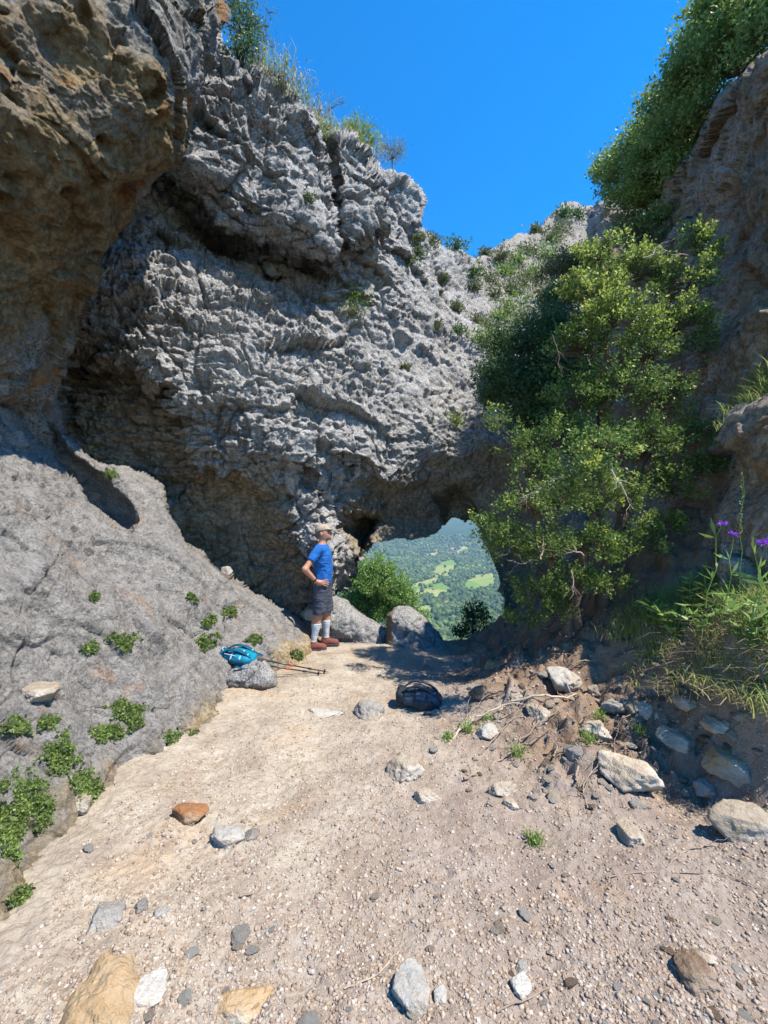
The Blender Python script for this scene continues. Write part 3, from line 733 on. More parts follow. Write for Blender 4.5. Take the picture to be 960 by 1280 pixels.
# houses down in the valley
hw = simple('house_wall', (.55, .48, .38), vs=.3); hwh = simple('white_house_wall', (.72, .72, .72), vs=.3); hrf = simple('roof_tile', (.34, .17, .10), vs=1)
def house(u, v, L, Wd_, H, rz, mw, label, group=None):
    x, y = vp(u, v); z = vz(np.array([x]), np.array([y]))[0] + 2.
    e = empty('house', (x, y, z), rz)
    tag(e, label, 'house', group)
    bx = np.array([(sx * L, sy * Wd_, sz) for sx in (-1, 1) for sy in (-1, 1) for sz in (-4, H)], float)
    Fb = np.array([(0, 1, 3, 2), (4, 6, 7, 5), (0, 4, 5, 1), (2, 3, 7, 6), (0, 2, 6, 4), (1, 5, 7, 3)])
    mesh_np('wall', bx, Fb, mw, e, smooth=False)
    ov = .6
    rf = np.array([(-L - ov, -Wd_ - ov, H), (L + ov, -Wd_ - ov, H), (L + ov, Wd_ + ov, H), (-L - ov, Wd_ + ov, H), (-L - ov, 0, H + 2.6), (L + ov, 0, H + 2.6)], float)
    me = mesh_np('roof', rf + [0, 0, .05], np.array([(0, 1, 5, 4), (2, 3, 4, 5), (3, 2, 1, 0)]), hrf, e, smooth=False)
    for k in (-.5, 0, .5):
        wv = np.array([(k * L - .7, -Wd_ - .05, 2), (k * L + .7, -Wd_ - .05, 2), (k * L + .7, -Wd_ - .05, 3.8), (k * L - .7, -Wd_ - .05, 3.8)])
        wv = np.concatenate([wv, wv + [0, -.08, 0]])
        mesh_np('window', wv, np.array([(0, 1, 2, 3), (4, 7, 6, 5), (0, 4, 5, 1), (1, 5, 6, 2), (2, 6, 7, 3), (3, 7, 4, 0)]), M_win, e, smooth=False)
M_win = simple('dark_window', (.06, .07, .09), .3)
house(501, 729, 11, 7, 8, .3, hwh, 'white house at the left end of the lower meadow in the valley')
for k, (u, v) in enumerate([(560, 690), (566, 687), (571, 690), (576, 686), (553, 692), (546, 690), (582, 690), (534, 694), (565, 693)]):
    house(u, v, 11 + 3 * (k % 3), 7, 7, k * .7, hw, 'small tile roofed village house among trees far down the valley', 'village houses in the valley')
house(558, 757, 8, 5, 5, .5, hwh, 'pale house among trees below the meadows, right of centre in the arch')

def add_haze():
    b = bpy.data.materials.new('haze_air'); b.use_nodes = True; t = b.node_tree; t.nodes.clear()
    o = t.nodes.new('ShaderNodeOutputMaterial'); v = t.nodes.new('ShaderNodeVolumePrincipled')
    v.inputs['Color'].default_value = (.55, .78, 1, 1); v.inputs['Density'].default_value = .00012; v.inputs['Anisotropy'].default_value = 0
    t.links.new(v.outputs[0], o.inputs['Volume'])
    lo, hi = (-7500, -12, -330), (7500, 8000, 330)
    V = np.array([(x, y, z) for x in (lo[0], hi[0]) for y in (lo[1], hi[1]) for z in (lo[2], hi[2])], float)
    Fb = np.array([(0, 1, 3, 2), (4, 6, 7, 5), (0, 4, 5, 1), (2, 3, 7, 6), (0, 2, 6, 4), (1, 5, 7, 3)])
    tag(mesh_np('haze', V, Fb, b, smooth=False), 'thin blue haze in the air over the valley', 'haze', kind='stuff')
add_haze()
# ================================================================== stones
def hull_stone(seed, sub=3, asp=(1, .8, .6), npl=14, noise=.04, peak=None):
    r_ = np.random.default_rng(seed); V, Fc = ICO[sub]
    n = r_.normal(size=(npl, 3)); n /= np.linalg.norm(n, axis=1)[:, None]
    n = np.concatenate([n, [[0, 0, 1.], [0, 0, -1]]]); h = np.concatenate([r_.uniform(.62, 1., npl), [.8, .8]])
    dn = V @ n.T; rad = np.where(dn > .05, h / np.maximum(dn, .05), 9).min(1); rad = np.minimum(rad, 1.25)
    rad = rad * (1 + noise * fbm(V * 2.2 + seed, 4, seed) + noise * .55 * facet(V * 3.5 + seed, seed, 1.)[0] + noise * .3 * fbm(V * 11 + seed, 3, seed))
    P = V * rad[:, None]
    lo, hi = P.min(0), P.max(0); P = (P - (lo + hi) / 2) / (hi - lo) * 2        # unit box -1..1
    if peak: P[:, 0] += peak * np.clip(P[:, 2], 0, 1)
    return P * np.array(asp), Fc
def stone(u, v, wpx, hpx, mat, label, seed, dasp=.85, rz=0., sink=.25, tilt=0., peak=None, name='rock', sub=4, npl=14, dpos=None, cat='rock', noise=.09):
    g = gat(u, v) if dpos is None else pt(u, v, dpos)
    d = g[1]; wm = wpx / F * d / 2 * 1.04; th = math.atan2(max(v - CV, 60), F); Hm = hpx / F * math.hypot(d, 1.6) / 2
    if dpos is None:
        hm = min(Hm * .8, wm * .62); dep = min(max((Hm * 2 - hm * 1.3 * math.cos(th)) / (2 * math.sin(th)), wm * .5), wm * 1.3)
    else:
        hm = Hm * (1 + sink) * .8; dep = wm * dasp
    P, Fc = hull_stone(seed, sub, (wm, dep, hm), npl, noise, peak * wm if peak else None)
    o = mesh_np(name, P, Fc, M[mat], loc=(g[0], g[1] + dep * .7, (g[2] if dpos else gz(g[0], g[1] + dep * .7, False)[0]) + hm * (1 - .5 - sink * 1.1)))
    o.rotation_euler = (0, tilt, rz)
    tag(o, label, cat)
    return o
stone(232,1030,46,28,'st_rust','rusty orange rock on the path below the slope',11)
stone(281,1058,42,30,'st_grey','grey and ochre flat stone just right of the rusty rock',12, sink=.5)
stone(312,1052,18,17,'st_dark','small dark grey stone beside the grey and ochre flat stone',13)
stone(120,1174,44,34,'st_grey','light grey square slab stone lying alone at lower left',14, rz=.2, npl=8, sink=.3)
stone(172,1142,20,16,'st_dark','dark grey pebble up and right of the light grey slab',15)
stone(198,1150,19,15,'st_grey','small grey pebble right of the dark grey pebble',16)
stone(513,1272,52,72,'st_white','tall pale pointed stone at the bottom edge of the picture',17, rz=.1, npl=9, sink=.35, peak=-.25)
stone(552,1256,17,20,'st_white','small white stone beside the tall pale pointed stone',18)
stone(655,1250,26,26,'st_white','round white stone at bottom centre, lower of two',19)
stone(655,1226,18,16,'st_grey','round grey stone just above the round white stone',20)
stone(507,976,48,42,'st_tan','blocky tan stone with flat top below the dark backpack',21, npl=8, sink=.3)
stone(535,1004,34,18,'st_tan','flat pinkish stone beside the blocky tan stone',22)
stone(802,998,62,56,'st_tan','large angular tan rock on the bank below the roots',23, rz=.5, npl=9)
stone(855,946,36,32,'st_tan','angular grey tan rock upper right of the large angular rock',24, rz=.3)
stone(925,976,50,42,'st_ochre','blocky rock with an orange face at the foot of the bank',25, rz=-.4, npl=8)
stone(955,1052,100,50,'st_tan','long tan slab rock cut by the right edge',26, npl=9, sink=.3)
stone(798,1056,36,30,'st_tan','squarish tan rock alone below the large angular rock',27)
stone(880,1242,42,38,'st_brown','brown orange rock near the lower right corner',28)
stone(886,1208,24,14,'st_tan','flat tan stone above the brown orange corner rock',29)
stone(712,862,40,34,'st_white','white blocky stone among the dry roots under the tree',30, npl=8)
stone(774,892,36,20,'st_grey','flat grey stone on the bank right of the white block',31)
stone(821,905,28,32,'st_grey','upright grey rock half buried in the bank',32)
stone(866,888,26,22,'st_grey','rounded grey rock under the dry grass bank',33)
stone(632,996,38,22,'st_tan','tan stone with a dark hollow beneath it, below the long stick',34)
stone(612,926,30,22,'st_white','pale stone beside the long stick right of the dark backpack',35)
stone(461,900,40,32,'st_grey','grey stone on the path left of the dark backpack',36, npl=12, sink=.3)
stone(405,896,46,12,'st_white','chalky white flat stone set in the path',37, sink=.6, noise=.1)
stone(640,1012,20,16,'st_tan','small tan stone below the hollow stone',38)
stone(176,1262,44,34,'st_white','pale stone against the big orange boulder',40, sink=.55)
stone(285,1282,96,30,'st_ochre','low ochre rock sunk in the path at the bottom edge',41, sink=.75)
stone(614,872,52,24,'st_brown','flat dark brown slab at the edge of the tree shade',42, npl=8)
stone(650,880,26,16,'st_tan','pale brown stone right of the dark brown slab',43)
stone(623,838,30,20,'st_ochre','ochre rock at the foot of the tree, on the path rim',44)
stone(388,772,30,16,'st_tan','small pale rock left of the standing man',47, dpos=6.3)
stone(282,716,14,12,'st_white','white stone perched on the crest of the slope',48, dpos=6.0)
stone(680,905,34,26,'st_tan','tan stone between roots on the bank left side',53)
stone(745,925,40,26,'st_tan','tan stone tucked in roots below the flat grey stone',54)
stone(690,962,26,20,'st_brown','brown stone under the lowest roots',55)
stone(905,925,26,24,'st_tan','small tan rock above the orange faced block',56)
stone(890,1000,26,22,'st_grey','grey stone left of the long tan slab',57)
stone(40,872,44,16,'st_tan','whitish broken rock lying on the slope at far left',58, dpos=SLOPE.at(40,872)[0][1]-.02, sink=.6)
stone(95,1010,30,20,'st_tan','tan rock at the slope foot beside the moss cushion',59, dpos=SLOPE.at(95,1010)[0][1], sink=.6)
stone(14,1152,50,40,'boulder','weathered grey rock at the left edge of the path',60, dpos=SLOPE.at(14,1152)[0][1]+.05, sink=.5)

def rel(name, outline, d0, lean, bulge, w_, mat, label, dz=.06, brown=None, step=1.3, skirt=.5):
    """big rock: its face bulges towards the viewer and its rim rolls away behind"""
    o_ = np.array(outline, float); lo, hi = o_.min(0) - 10, o_.max(0) + 10
    def dep(U, V):
        sd_ = psd(outline, *warp(U, V, 2)); t = np.clip(sd_ / w_, 0, 1)
        return d0 + lean * (hi[1] - V) / (hi[1] - lo[1]) - bulge * np.sqrt(1 - (1 - t) ** 2)
    def dsp(P, U, V, D):
        fa, _ = facet(P * 2.2 + d0, 5, .8); fb, _ = facet(P * [7, 7, 9] + .4 * fbm(P * 5, 2, 3)[:, None], 6, .9)
        return dz * (1.2 * fbm(P * 2, 3, 4) + 1. * fa + .38 * fb + .25 * fbm(P * 22, 3, 8, gain=.6))
    s_ = sheet(name, lo[0], hi[0], lo[1], hi[1], step, dep, outline, dsp, M[mat], brown, skirt=skirt, rag=2, smooth=False, rimn=.01, vb=.5)
    # origin at the foot of the rock
    me = s_.o.data; co = np.empty(len(me.vertices) * 3, np.float32); me.vertices.foreach_get('co', co); co = co.reshape(-1, 3)
    b0 = np.array([co[:, 0].mean(), co[:, 1].mean(), co[:, 2].min()]); me.vertices.foreach_set('co', (co - b0).ravel().astype(np.float32)); s_.o.location = b0
    tag(s_.o, label, 'rock'); return s_
BOULD = rel('boulder', [(481,778),(482,768),(490,762),(498,757),(512,756),(523,763),(532,771),(540,780),(549,795),(560,812),(568,826),(520,832),(484,815)], 6.35, .45, .35, 26, 'boulder', 'large grey peaked boulder on the rim below the arch', brown=lambda P, U, V, G, sh: sstep(496, 486, U))  # left face browned to paint in its shaded side
SHELF = rel('rock', [(372,768),(385,755),(402,748),(421,744),(434,752),(449,765),(470,777),(486,790),(488,818),(450,822),(425,812),(395,822),(372,800)], 6.75, .3, .3, 22, 'boulder', 'low grey rock shelf right behind the standing man')
rel('rock', [(556,806),(575,796),(592,800),(606,806),(625,800),(642,806),(650,850),(565,850)], 7.0, .2, .25, 16, 'boulder', 'dark low rocks right of the peaked boulder under the arch', brown=lambda P, U, V, G, sh: U * 0 + .6)
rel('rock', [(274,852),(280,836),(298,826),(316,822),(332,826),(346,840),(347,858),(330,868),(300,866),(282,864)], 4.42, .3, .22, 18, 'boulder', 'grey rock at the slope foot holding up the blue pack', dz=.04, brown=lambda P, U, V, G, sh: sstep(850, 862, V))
def slab(outline, h_, mat, label, seed):
    """rock sunk in the path: traced edge on the ground, low domed top"""
    o_ = np.array(outline, float); g_ = np.array([gat(*p) for p in outline]); lo = g_[:, :2].min(0) - .03; hi = g_[:, :2].max(0) + .03
    n = 110; X, Y = np.meshgrid(np.linspace(lo[0], hi[0], n), np.linspace(lo[1], hi[1], n)); x, y = X.ravel(), Y.ravel(); P = np.stack([x, y, 0 * x], 1)
    sd_ = psd(g_[:, :2], x + .02 * fbm(P * 9, 3, seed), y + .02 * fbm(P * 9, 3, seed + 9)); w_ = min(hi - lo) * .35
    z = gz(x, y, False) - .05 + (h_ + .05) * np.sqrt(1 - (1 - np.clip(sd_ / w_, 0, 1)) ** 2) + .02 * facet(P * 9, seed, 1.)[0] + .012 * fbm(P * 14, 4, seed)
    k = (sd_ > -.01).reshape(n, n); f = k[:-1, :-1] & k[1:, :-1] & k[:-1, 1:] & k[1:, 1:]; ii = np.arange(n * n).reshape(n, n)
    Q = np.stack([ii[:-1, :-1][f], ii[:-1, 1:][f], ii[1:, 1:][f], ii[1:, :-1][f]], 1); used = np.zeros(n * n, bool); used[Q.ravel()] = 1; rm = np.cumsum(used) - 1
    V = np.stack([x, y, z], 1); c0 = np.array([V[used][:, 0].mean(), V[used][:, 1].mean(), V[used][:, 2].min()])
    o = mesh_np('rock', V[used] - c0, rm[Q], M[mat], loc=c0); tag(o, label, 'rock')
slab([(62,1290),(85,1245),(118,1205),(150,1188),(176,1200),(186,1235),(172,1290),(150,1330),(70,1330)], .06, 'st_ochre', 'big smooth orange boulder sunk in the path at lower left', 70)

# medium stones: separate things sharing a few meshes
protos = {}
mats5 = [('st_tan', 'tan'), ('st_grey', 'grey'), ('st_white', 'pale'), ('st_brown', 'brown'), ('st_tan', 'tan')]
def in_path(x, y):
    xe = np.interp(y, _ys, _xe); return x > -xe + .12
cnt = 0; placed = []
mrng = np.random.default_rng(77)
while cnt < 250:
    v = 830 + 460 * mrng.random() ** .8; u = mrng.uniform(5, 955)
    if mrng.random() < .45: u = mrng.uniform(580, 955); v = mrng.uniform(835, 1010)
    g = gat(u, v)
    if not in_path(g[0], g[1]) or g[1] > 6.4: continue
    right = u > 560
    if not right and fbm(np.array([[g[0] * 1.2, g[1] * 1.2, 5.]]), 3, 3)[0] < -.05: continue
    k = int(mrng.integers(0, 6)); mi = int(mrng.integers(0, 5)) if right else int(mrng.choice([0, 1, 2, 2, 0]))
    key = (k, mi)
    if key not in protos:
        P, Fc = hull_stone(200 + k, 3, (1, .8, .55), 9, .10)
        me_o = mesh_np('stone', P, Fc, M[mats5[mi][0]]); protos[key] = me_o; o = me_o
    else:
        o = protos[key].copy(); COL.objects.link(o)
    s = .5 * (.024 + .040 * mrng.random() ** 2.4) * (1.9 if (right and v < 1010) else 1)
    if mrng.random() < .06: s *= 1.5
    o.scale = (s, s, s * mrng.uniform(.55, .95)); o.rotation_euler = (mrng.uniform(-.3, .3), mrng.uniform(-.3, .3), mrng.uniform(0, 6.28))
    o.location = (g[0], g[1], g[2] + s * .08)
    zone = 'bank beneath the tree' if (u > 580 and v < 960) else 'pinkish soil on the right' if right else 'pale dusty path on the left'
    tag(o, f'small {mats5[mi][1]} stone in loose gravel, on the {zone}', 'stone', f'small {mats5[mi][1]} stones on the {zone}')
    cnt += 1

# gravel
def gravel(n, smin_, smax_, name, label, sd_, mat):
    r_ = np.random.default_rng(sd_)
    v = 805 + 520 * r_.random(n * 4) ** .9; u = r_.uniform(-120, 1080, n * 4)
    d = 1.6 / ((v - 640) / F - .05); x = (u - CU) / F * d; y = d + r_.normal(size=len(d)) * .05
    k = in_path(x, y) & (y < 6.9) & (y > 1.0) & (x < 2.4) & (np.abs(x) < y * 1.1)
    x, y = x[k], y[k]; P = np.stack([x, y, 0 * x], 1)
    k = r_.random(len(x)) < .55 + .9 * sstep(-.3, .4, fbm(P * 1.1, 3, 4) + .6 * fbm(P * 3, 2, 5)); x, y = x[k][:n], y[k][:n]; n = len(x)
    s = (smin_ + (smax_ - smin_) * r_.random(n) ** 2.6) * .5 * (.75 + .12 * y)
    z = gz(x, y)
    V0, F0 = ICO[0]
    V = V0[None] * (1 + .28 * r_.normal(size=(n, 12, 1)).clip(-1.4, 1.4)) * s[:, None, None]
    V = V * r_.uniform([.7, .6, .45], [1.15, 1, .8], (n, 3))[:, None]
    th = r_.uniform(0, 6.28, n); c, sn = np.cos(th)[:, None], np.sin(th)[:, None]
    X = V[..., 0] * c - V[..., 1] * sn; Y = V[..., 0] * sn + V[..., 1] * c
    V = np.stack([X, Y, V[..., 2]], -1) + np.stack([x, y, z + s * .02], 1)[:, None]
    Fc = F0[None] + 12 * np.arange(n)[:, None, None]
    tag(mesh_np(name, V.reshape(-1, 3), Fc.reshape(-1, 3), mat, smooth=False), label, 'gravel', kind='stuff')
gravel(30000, .006, .024, 'gravel', 'loose mixed gravel scattered over the dirt path', 5, M['gravel'])

# ================================================================== plants
def nrm(a): return a / (np.linalg.norm(a, axis=-1, keepdims=True) + 1e-9)
def leaves(C, D, L, W=.5, fold=.15, r_=rng):
    """C centres (n,3), D growth directions, L lengths -> V,F"""
    n = len(C); D = nrm(D); S = nrm(np.cross(D, r_.normal(size=(n, 3)))); N = np.cross(D, S)
    L = np.broadcast_to(L, (n,))[:, None]
    V = np.stack([C, C + D * L * .5 + S * L * W * .5 + N * L * fold, C + D * L, C + D * L * .5 - S * L * W * .5 + N * L * fold], 1)
    Fq = np.arange(4)[None] + 4 * np.arange(n)[:, None]
    return V.reshape(-1, 3), Fq
def wiggle(a, b, n, amp, r_):
    t = np.linspace(0, 1, n)[:, None]; p = a + (b - a) * t
    j = r_.normal(size=(n, 3)) * amp * np.linalg.norm(b - a); j[0] = j[-1] = 0
    j = (j + np.roll(j, 1, 0)) / 1.5; j[0] = j[-1] = 0
    return p + j
def blades(base, H, lean, width, r_=rng, segs=4, droop=.5, wind=(0, 0, 0)):
    n = len(base); H = np.broadcast_to(H, (n,))
    th = r_.uniform(0, 2 * np.pi, n); d = np.stack([np.cos(th), np.sin(th), 0 * th], 1) * lean * r_.uniform(.2, 1.3, n)[:, None] + np.array(wind)
    side = np.stack([-np.sin(th), np.cos(th), 0 * th], 1)
    rows = []
    for k in range(segs + 1):
        t = k / segs
        c = base + d * (t ** 1.6)[..., None] * H[:, None] if False else base + d * (t ** 1.6) * H[:, None]
        c = c + np.array([0, 0, 1.]) * (H * (t - droop * r_.uniform(.6, 1.2) * t ** 3 * .7))[:, None]
        w_ = width * (1 - t) ** .7 + .0006
        rows.append(np.stack([c - side * w_ / 2, c + side * w_ / 2], 1))
    V = np.stack(rows, 1).reshape(n, -1, 3); m = 2 * (segs + 1)
    f = np.array([[2 * k, 2 * k + 1, 2 * k + 3, 2 * k + 2] for k in range(segs)])
    return V.reshape(-1, 3), (f[None] + m * np.arange(n)[:, None, None]).reshape(-1, 4)

def lobed_tree(name, label, cat, trunks, lobes, mats, leafL, ncl, nlf, seed, bark='bark', trunk_r=.06, tipmat=None, tipv=None, dead=0, leafW=.55, cl_r=.09, crown_name='crown', rs=1., limb_sag=.0, shell=.45):
    """trunks: list of 3D polylines; lobes: (u, v, d, r_px)"""
    r_ = np.random.default_rng(seed)
    base = np.array(trunks[0][0], float); e = empty(name, base); tag(e, label, cat)
    tp = []; nodes = []; nrad = []
    for tr in trunks:
        tr = np.array(tr, float); k = np.concatenate([wiggle(tr[i], tr[i + 1], 5, .05, r_)[: (5 if i == len(tr) - 2 else 4)] for i in range(len(tr) - 1)])
        rad = np.linspace(trunk_r, trunk_r * .35, len(k)); tp.append(tube(k, rad, 7, False)); nodes += list(k); nrad += list(rad)
    V, Q = merge(tp); mesh_np('trunk', V - base, Q, M[bark], e)
    nodes = np.array(nodes); br = []; CL = []; CD = []; tipf = []
    for (u, v, d, rp) in lobes:
        c = pt(u, v, d); r = rp / F * d * rs
        # limb rises from a lower node
        dist = np.linalg.norm(nodes - c, axis=1) + 1.2 * np.maximum(0, nodes[:, 2] - c[2] + .1); k0 = int(np.argmin(dist))
        limb = wiggle(nodes[k0], c, 8, .06, r_); r0 = min(nrad[k0] * .6, .03)
        br.append(tube(limb, np.linspace(r0, .007, 8), 5, False))
        nodes = np.concatenate([nodes, limb[3:]]); nrad += [.014] * 5
        m = int(ncl * (r / .4) ** 2.2 * r_.uniform(.8, 1.15)); m = max(m, 8)
        q = nrm(r_.normal(size=(m, 3))); q[:, 2] = np.where(q[:, 2] < -.3, -q[:, 2] * .6, q[:, 2])
        rad = r * (shell + (1.08 - shell) * r_.random(m) ** .6) * (1 + .35 * fbm(q * 1.9 + seed + c, 2, seed))
        cc = c + q * rad[:, None] * [1, .85, 1.05]
        for p in cc:
            kk = int(np.argmin(np.linalg.norm(limb - p, axis=1) + .3 * np.maximum(0, limb[:, 2] - p[2])))
            br.append(tube(wiggle(limb[kk], p, 4, .08, r_), np.linspace(.006, .002, 4), 3, False))
        CL.append(cc); CD.append(nrm(q + [0, 0, .5]))
        tipf.append(np.full(m, 1.) if (tipmat and v < tipv) else np.zeros(m))
    V, Q = merge(br); mesh_np('branch', V - base, Q, M[bark], e)
    CL = np.concatenate(CL); CD = np.concatenate(CD); tipf = np.concatenate(tipf)
    def mk(sel, n, L, mat, nm, out=.0, spread=1.):
        cc = np.repeat(CL[sel], n, 0); dd = np.repeat(CD[sel], n, 0)
        t = r_.random(len(cc))[:, None]
        p = cc + r_.normal(size=cc.shape) * cl_r * .5 * spread + dd * (t - .4 + out) * cl_r * 1.6
        dr = dd * .7 + r_.normal(size=cc.shape) * .8
        V, Q = leaves(p, dr, L * r_.uniform(.65, 1.2, len(cc)), leafW, .12, r_); mesh_np(nm, V - base, Q, mat, e, smooth=False)
    mk(np.ones(len(CL), bool), nlf, leafL, mats, crown_name)
    if tipmat:
        sel = (r_.random(len(CL)) < .12 + .8 * tipf) & (CD[:, 2] > -.1)
        mk(sel, max(6, int(nlf * .7)), leafL * 1.05, tipmat, 'young_leaves', .45, .7)
    if dead:
        dv = []
        for _ in range(dead):
            u, v, d, rp = lobes[int(r_.integers(len(lobes)))]
            if u < 680: continue
            c = pt(u, v, d - rp / F * d * .9)
            a = c + r_.normal(size=3) * .15; dd = nrm(r_.normal(size=3) * [1, .4, .6])
            w0 = wiggle(a, a + dd * r_.uniform(.2, .5), 7, .05, r_); dv = []; dv.append(tube(w0, np.linspace(.008, .002, 7), 4, False))
            for k in range(5):
                q = w0[int(r_.integers(2, 6))]; dv.append(tube(wiggle(q, q + nrm(dd + r_.normal(size=3)) * .14, 5, .08, r_), np.linspace(.003, .0012, 5), 3, False))
            V, Q = merge(dv); mesh_np('dead_branch', V - base, Q, M['twig' if _ % 2 else 'palebark'], e)
    return e

tb = gat(722, 790)
LB = [(752,325,4.75,34),(738,372,4.75,42),(765,405,4.55,48),(800,345,4.9,38),(868,306,4.8,26),(890,322,4.85,18),(855,355,4.8,38),(848,410,4.7,42),(875,440,4.7,30),(808,440,4.6,42),(722,440,4.8,46),(720,505,4.7,46),
 (775,490,4.5,50),(830,500,4.6,44),(865,545,4.6,32),(800,560,4.5,50),(745,560,4.5,44),(690,560,4.6,38),(650,560,4.55,30),(622,530,4.5,20),(670,590,4.5,36),(880,590,4.4,28),(845,610,4.4,36),(770,625,4.3,44),(705,635,4.3,44),
 (655,632,4.3,32),(618,668,4.3,30),(640,690,4.35,34),(690,690,4.2,42),(745,690,4.2,42),(800,680,4.2,36),(838,660,4.2,26),(720,735,4.2,34),(670,745,4.4,32),(765,735,4.1,26),(655,775,4.5,22),(602,655,4.4,16),(695,770,4.3,26),(728,588,3.4,36),(758,560,3.35,34),(700,622,3.5,30),(745,610,3.45,28)]  # closest lobes at the end, added to shade the path near the dark pack
lobed_tree('box_tree', 'tall box tree with yellow young tips growing against the right wall', 'tree',
    [[tb + [0, 0, -.1], pt(728,700,4.75), pt(742,600,4.75), pt(760,480,4.8), pt(765,380,4.8)], [tb + [.05, 0, -.1], pt(765,690,4.6), pt(800,580,4.7), pt(838,450,4.8), pt(862,340,4.8)], [tb + [-.05, 0, -.1], pt(690,700,4.5), pt(665,620,4.5), pt(650,570,4.55)]],
    LB, M['box'], .036, 95, 34, 3, tipmat=M['boxtip'], tipv=430, dead=14, trunk_r=.07, cl_r=.062, rs=.85)
b2 = pt(660,560,8.0)
lobed_tree('bush', 'dark bluish green bush behind the box tree on its left', 'bush', [[b2, pt(655,500,7.8), pt(660,440,7.9)]],
    [(655,440,7.4,38),(628,475,7.3,30),(690,425,7.5,38),(700,480,7.4,45),(650,500,7.3,36),(615,500,7.4,18),(680,530,7.3,36),(625,435,7.5,20),(705,380,8,28)], M['bush'], .055, 85, 34, 5, trunk_r=.05, cl_r=.13)
b3 = np.array([-1.1, 30, -7.9])
lobed_tree('bush', 'bright green leafy bush beyond the arch at its left foot', 'bush', [[b3, pt(462,770,30), pt(460,735,30)]],
    [(448,732,29.5,24),(468,720,29.8,22),(486,740,29.8,24),(462,757,30.9,28),(500,758,29.8,18),(440,762,30.7,22),(508,748,30.1,12),(480,772,30.9,22),(520,775,29.8,14)], M['bushbright'], .17, 7, 44, 6, trunk_r=.10, cl_r=.30)
b4 = pt(590,800,9.0)
lobed_tree('shrub', 'small round dark shrub beyond the arch near its right foot', 'shrub', [[b4 + [0, 0, -.2], pt(591,785,9.0), pt(592,770,9.0)]],
    [(592,764,9.0,11),(586,778,9.0,10),(600,775,9.0,11),(578,795,9.0,12),(606,794,9.0,14),(625,800,8.6,12)], M['bush'], .06, 110, 22, 8, trunk_r=.03, cl_r=.10)
# greenery hanging over the right wall
hang = [('dense bush leaning out over the right wall near its far end', [(790,225,8.6,36),(765,215,9.0,22),(815,250,8.0,34),(785,255,8.4,26),(800,190,8.2,30),(825,280,7.4,22)], 'bushbright', (815,275,8.4)),
 ('bright green bush on the middle of the right wall top', [(835,190,7.3,38),(830,150,7.4,32),(860,170,6.8,36),(855,215,6.9,28),(820,215,7.4,30),(850,120,7.2,26),(880,140,6.3,24)], 'bushbright', (868,190,7.2)),
 ('large bush on top of the right wall at the picture corner', [(880,95,6.4,40),(915,70,5.9,42),(870,60,6.6,30),(900,25,6.2,36),(940,20,5.6,40),(955,50,5.3,34),(930,-20,5.8,40),(990,0,5.2,45),(860,100,6.6,24)], 'bushbright', (925,90,6.0)),
 ('thin grey green shrub at the foot of the right wall top', [(835,310,6.9,22),(808,300,7.6,24),(790,290,8.2,20),(700,345,9.5,22),(720,330,9.5,18)], 'heath', (820,320,7.4))]
for i, (lab, lb, mt, bs) in enumerate(hang):
    c0 = pt(*lb[0][:3]); b0 = pt(*bs)
    lobed_tree('bush', lab, 'bush', [[b0, (b0 + c0) / 2, c0]], lb, M[mt], .06, 80, 34, 20 + i, trunk_r=.04, cl_r=.12)

def tuft(sheet_, u, v, rp, label, kind='heath', h=1.0, n=None, seed=0, name='shrub', cat='shrub', stems=True, group=None, up=.5):
    r_ = np.random.default_rng(seed + int(u * 7 + v)); P, N = sheet_.at(u, v); d = P[1]; r = rp / F * d
    e = empty(name, P); tag(e, label, cat, group); n = n or int(140 + 30 * rp)
    ax = nrm(N * .6 + np.array([0, 0, up])); q = nrm(r_.normal(size=(n, 3))) * (r_.random(n) ** .45)[:, None] * r
    q = q * np.array([1.15, .7, h]) * (1 + 1.1 * fbm(q / r * 1.4 + seed, 3, seed))[:, None] + ax * r * .3 * h
    V, Q = leaves(q, q + r_.normal(size=q.shape) * r * .8 + [0, 0, r * .5], max(.028, .0032 * d * 1.9) * r_.uniform(.6, 1.3, n), .5, .12, r_)
    mesh_np('foliage', V, Q, M[kind], e, smooth=False)
    if stems:
        m = 9; st = [tube(wiggle(np.zeros(3), q[int(r_.integers(n))] * 1.1, 5, .08, r_), np.linspace(.008, .002, 5), 3, False) for _ in range(m)]
        V, Q = merge(st); mesh_np('stem', V, Q, M['bark'], e)
    return e
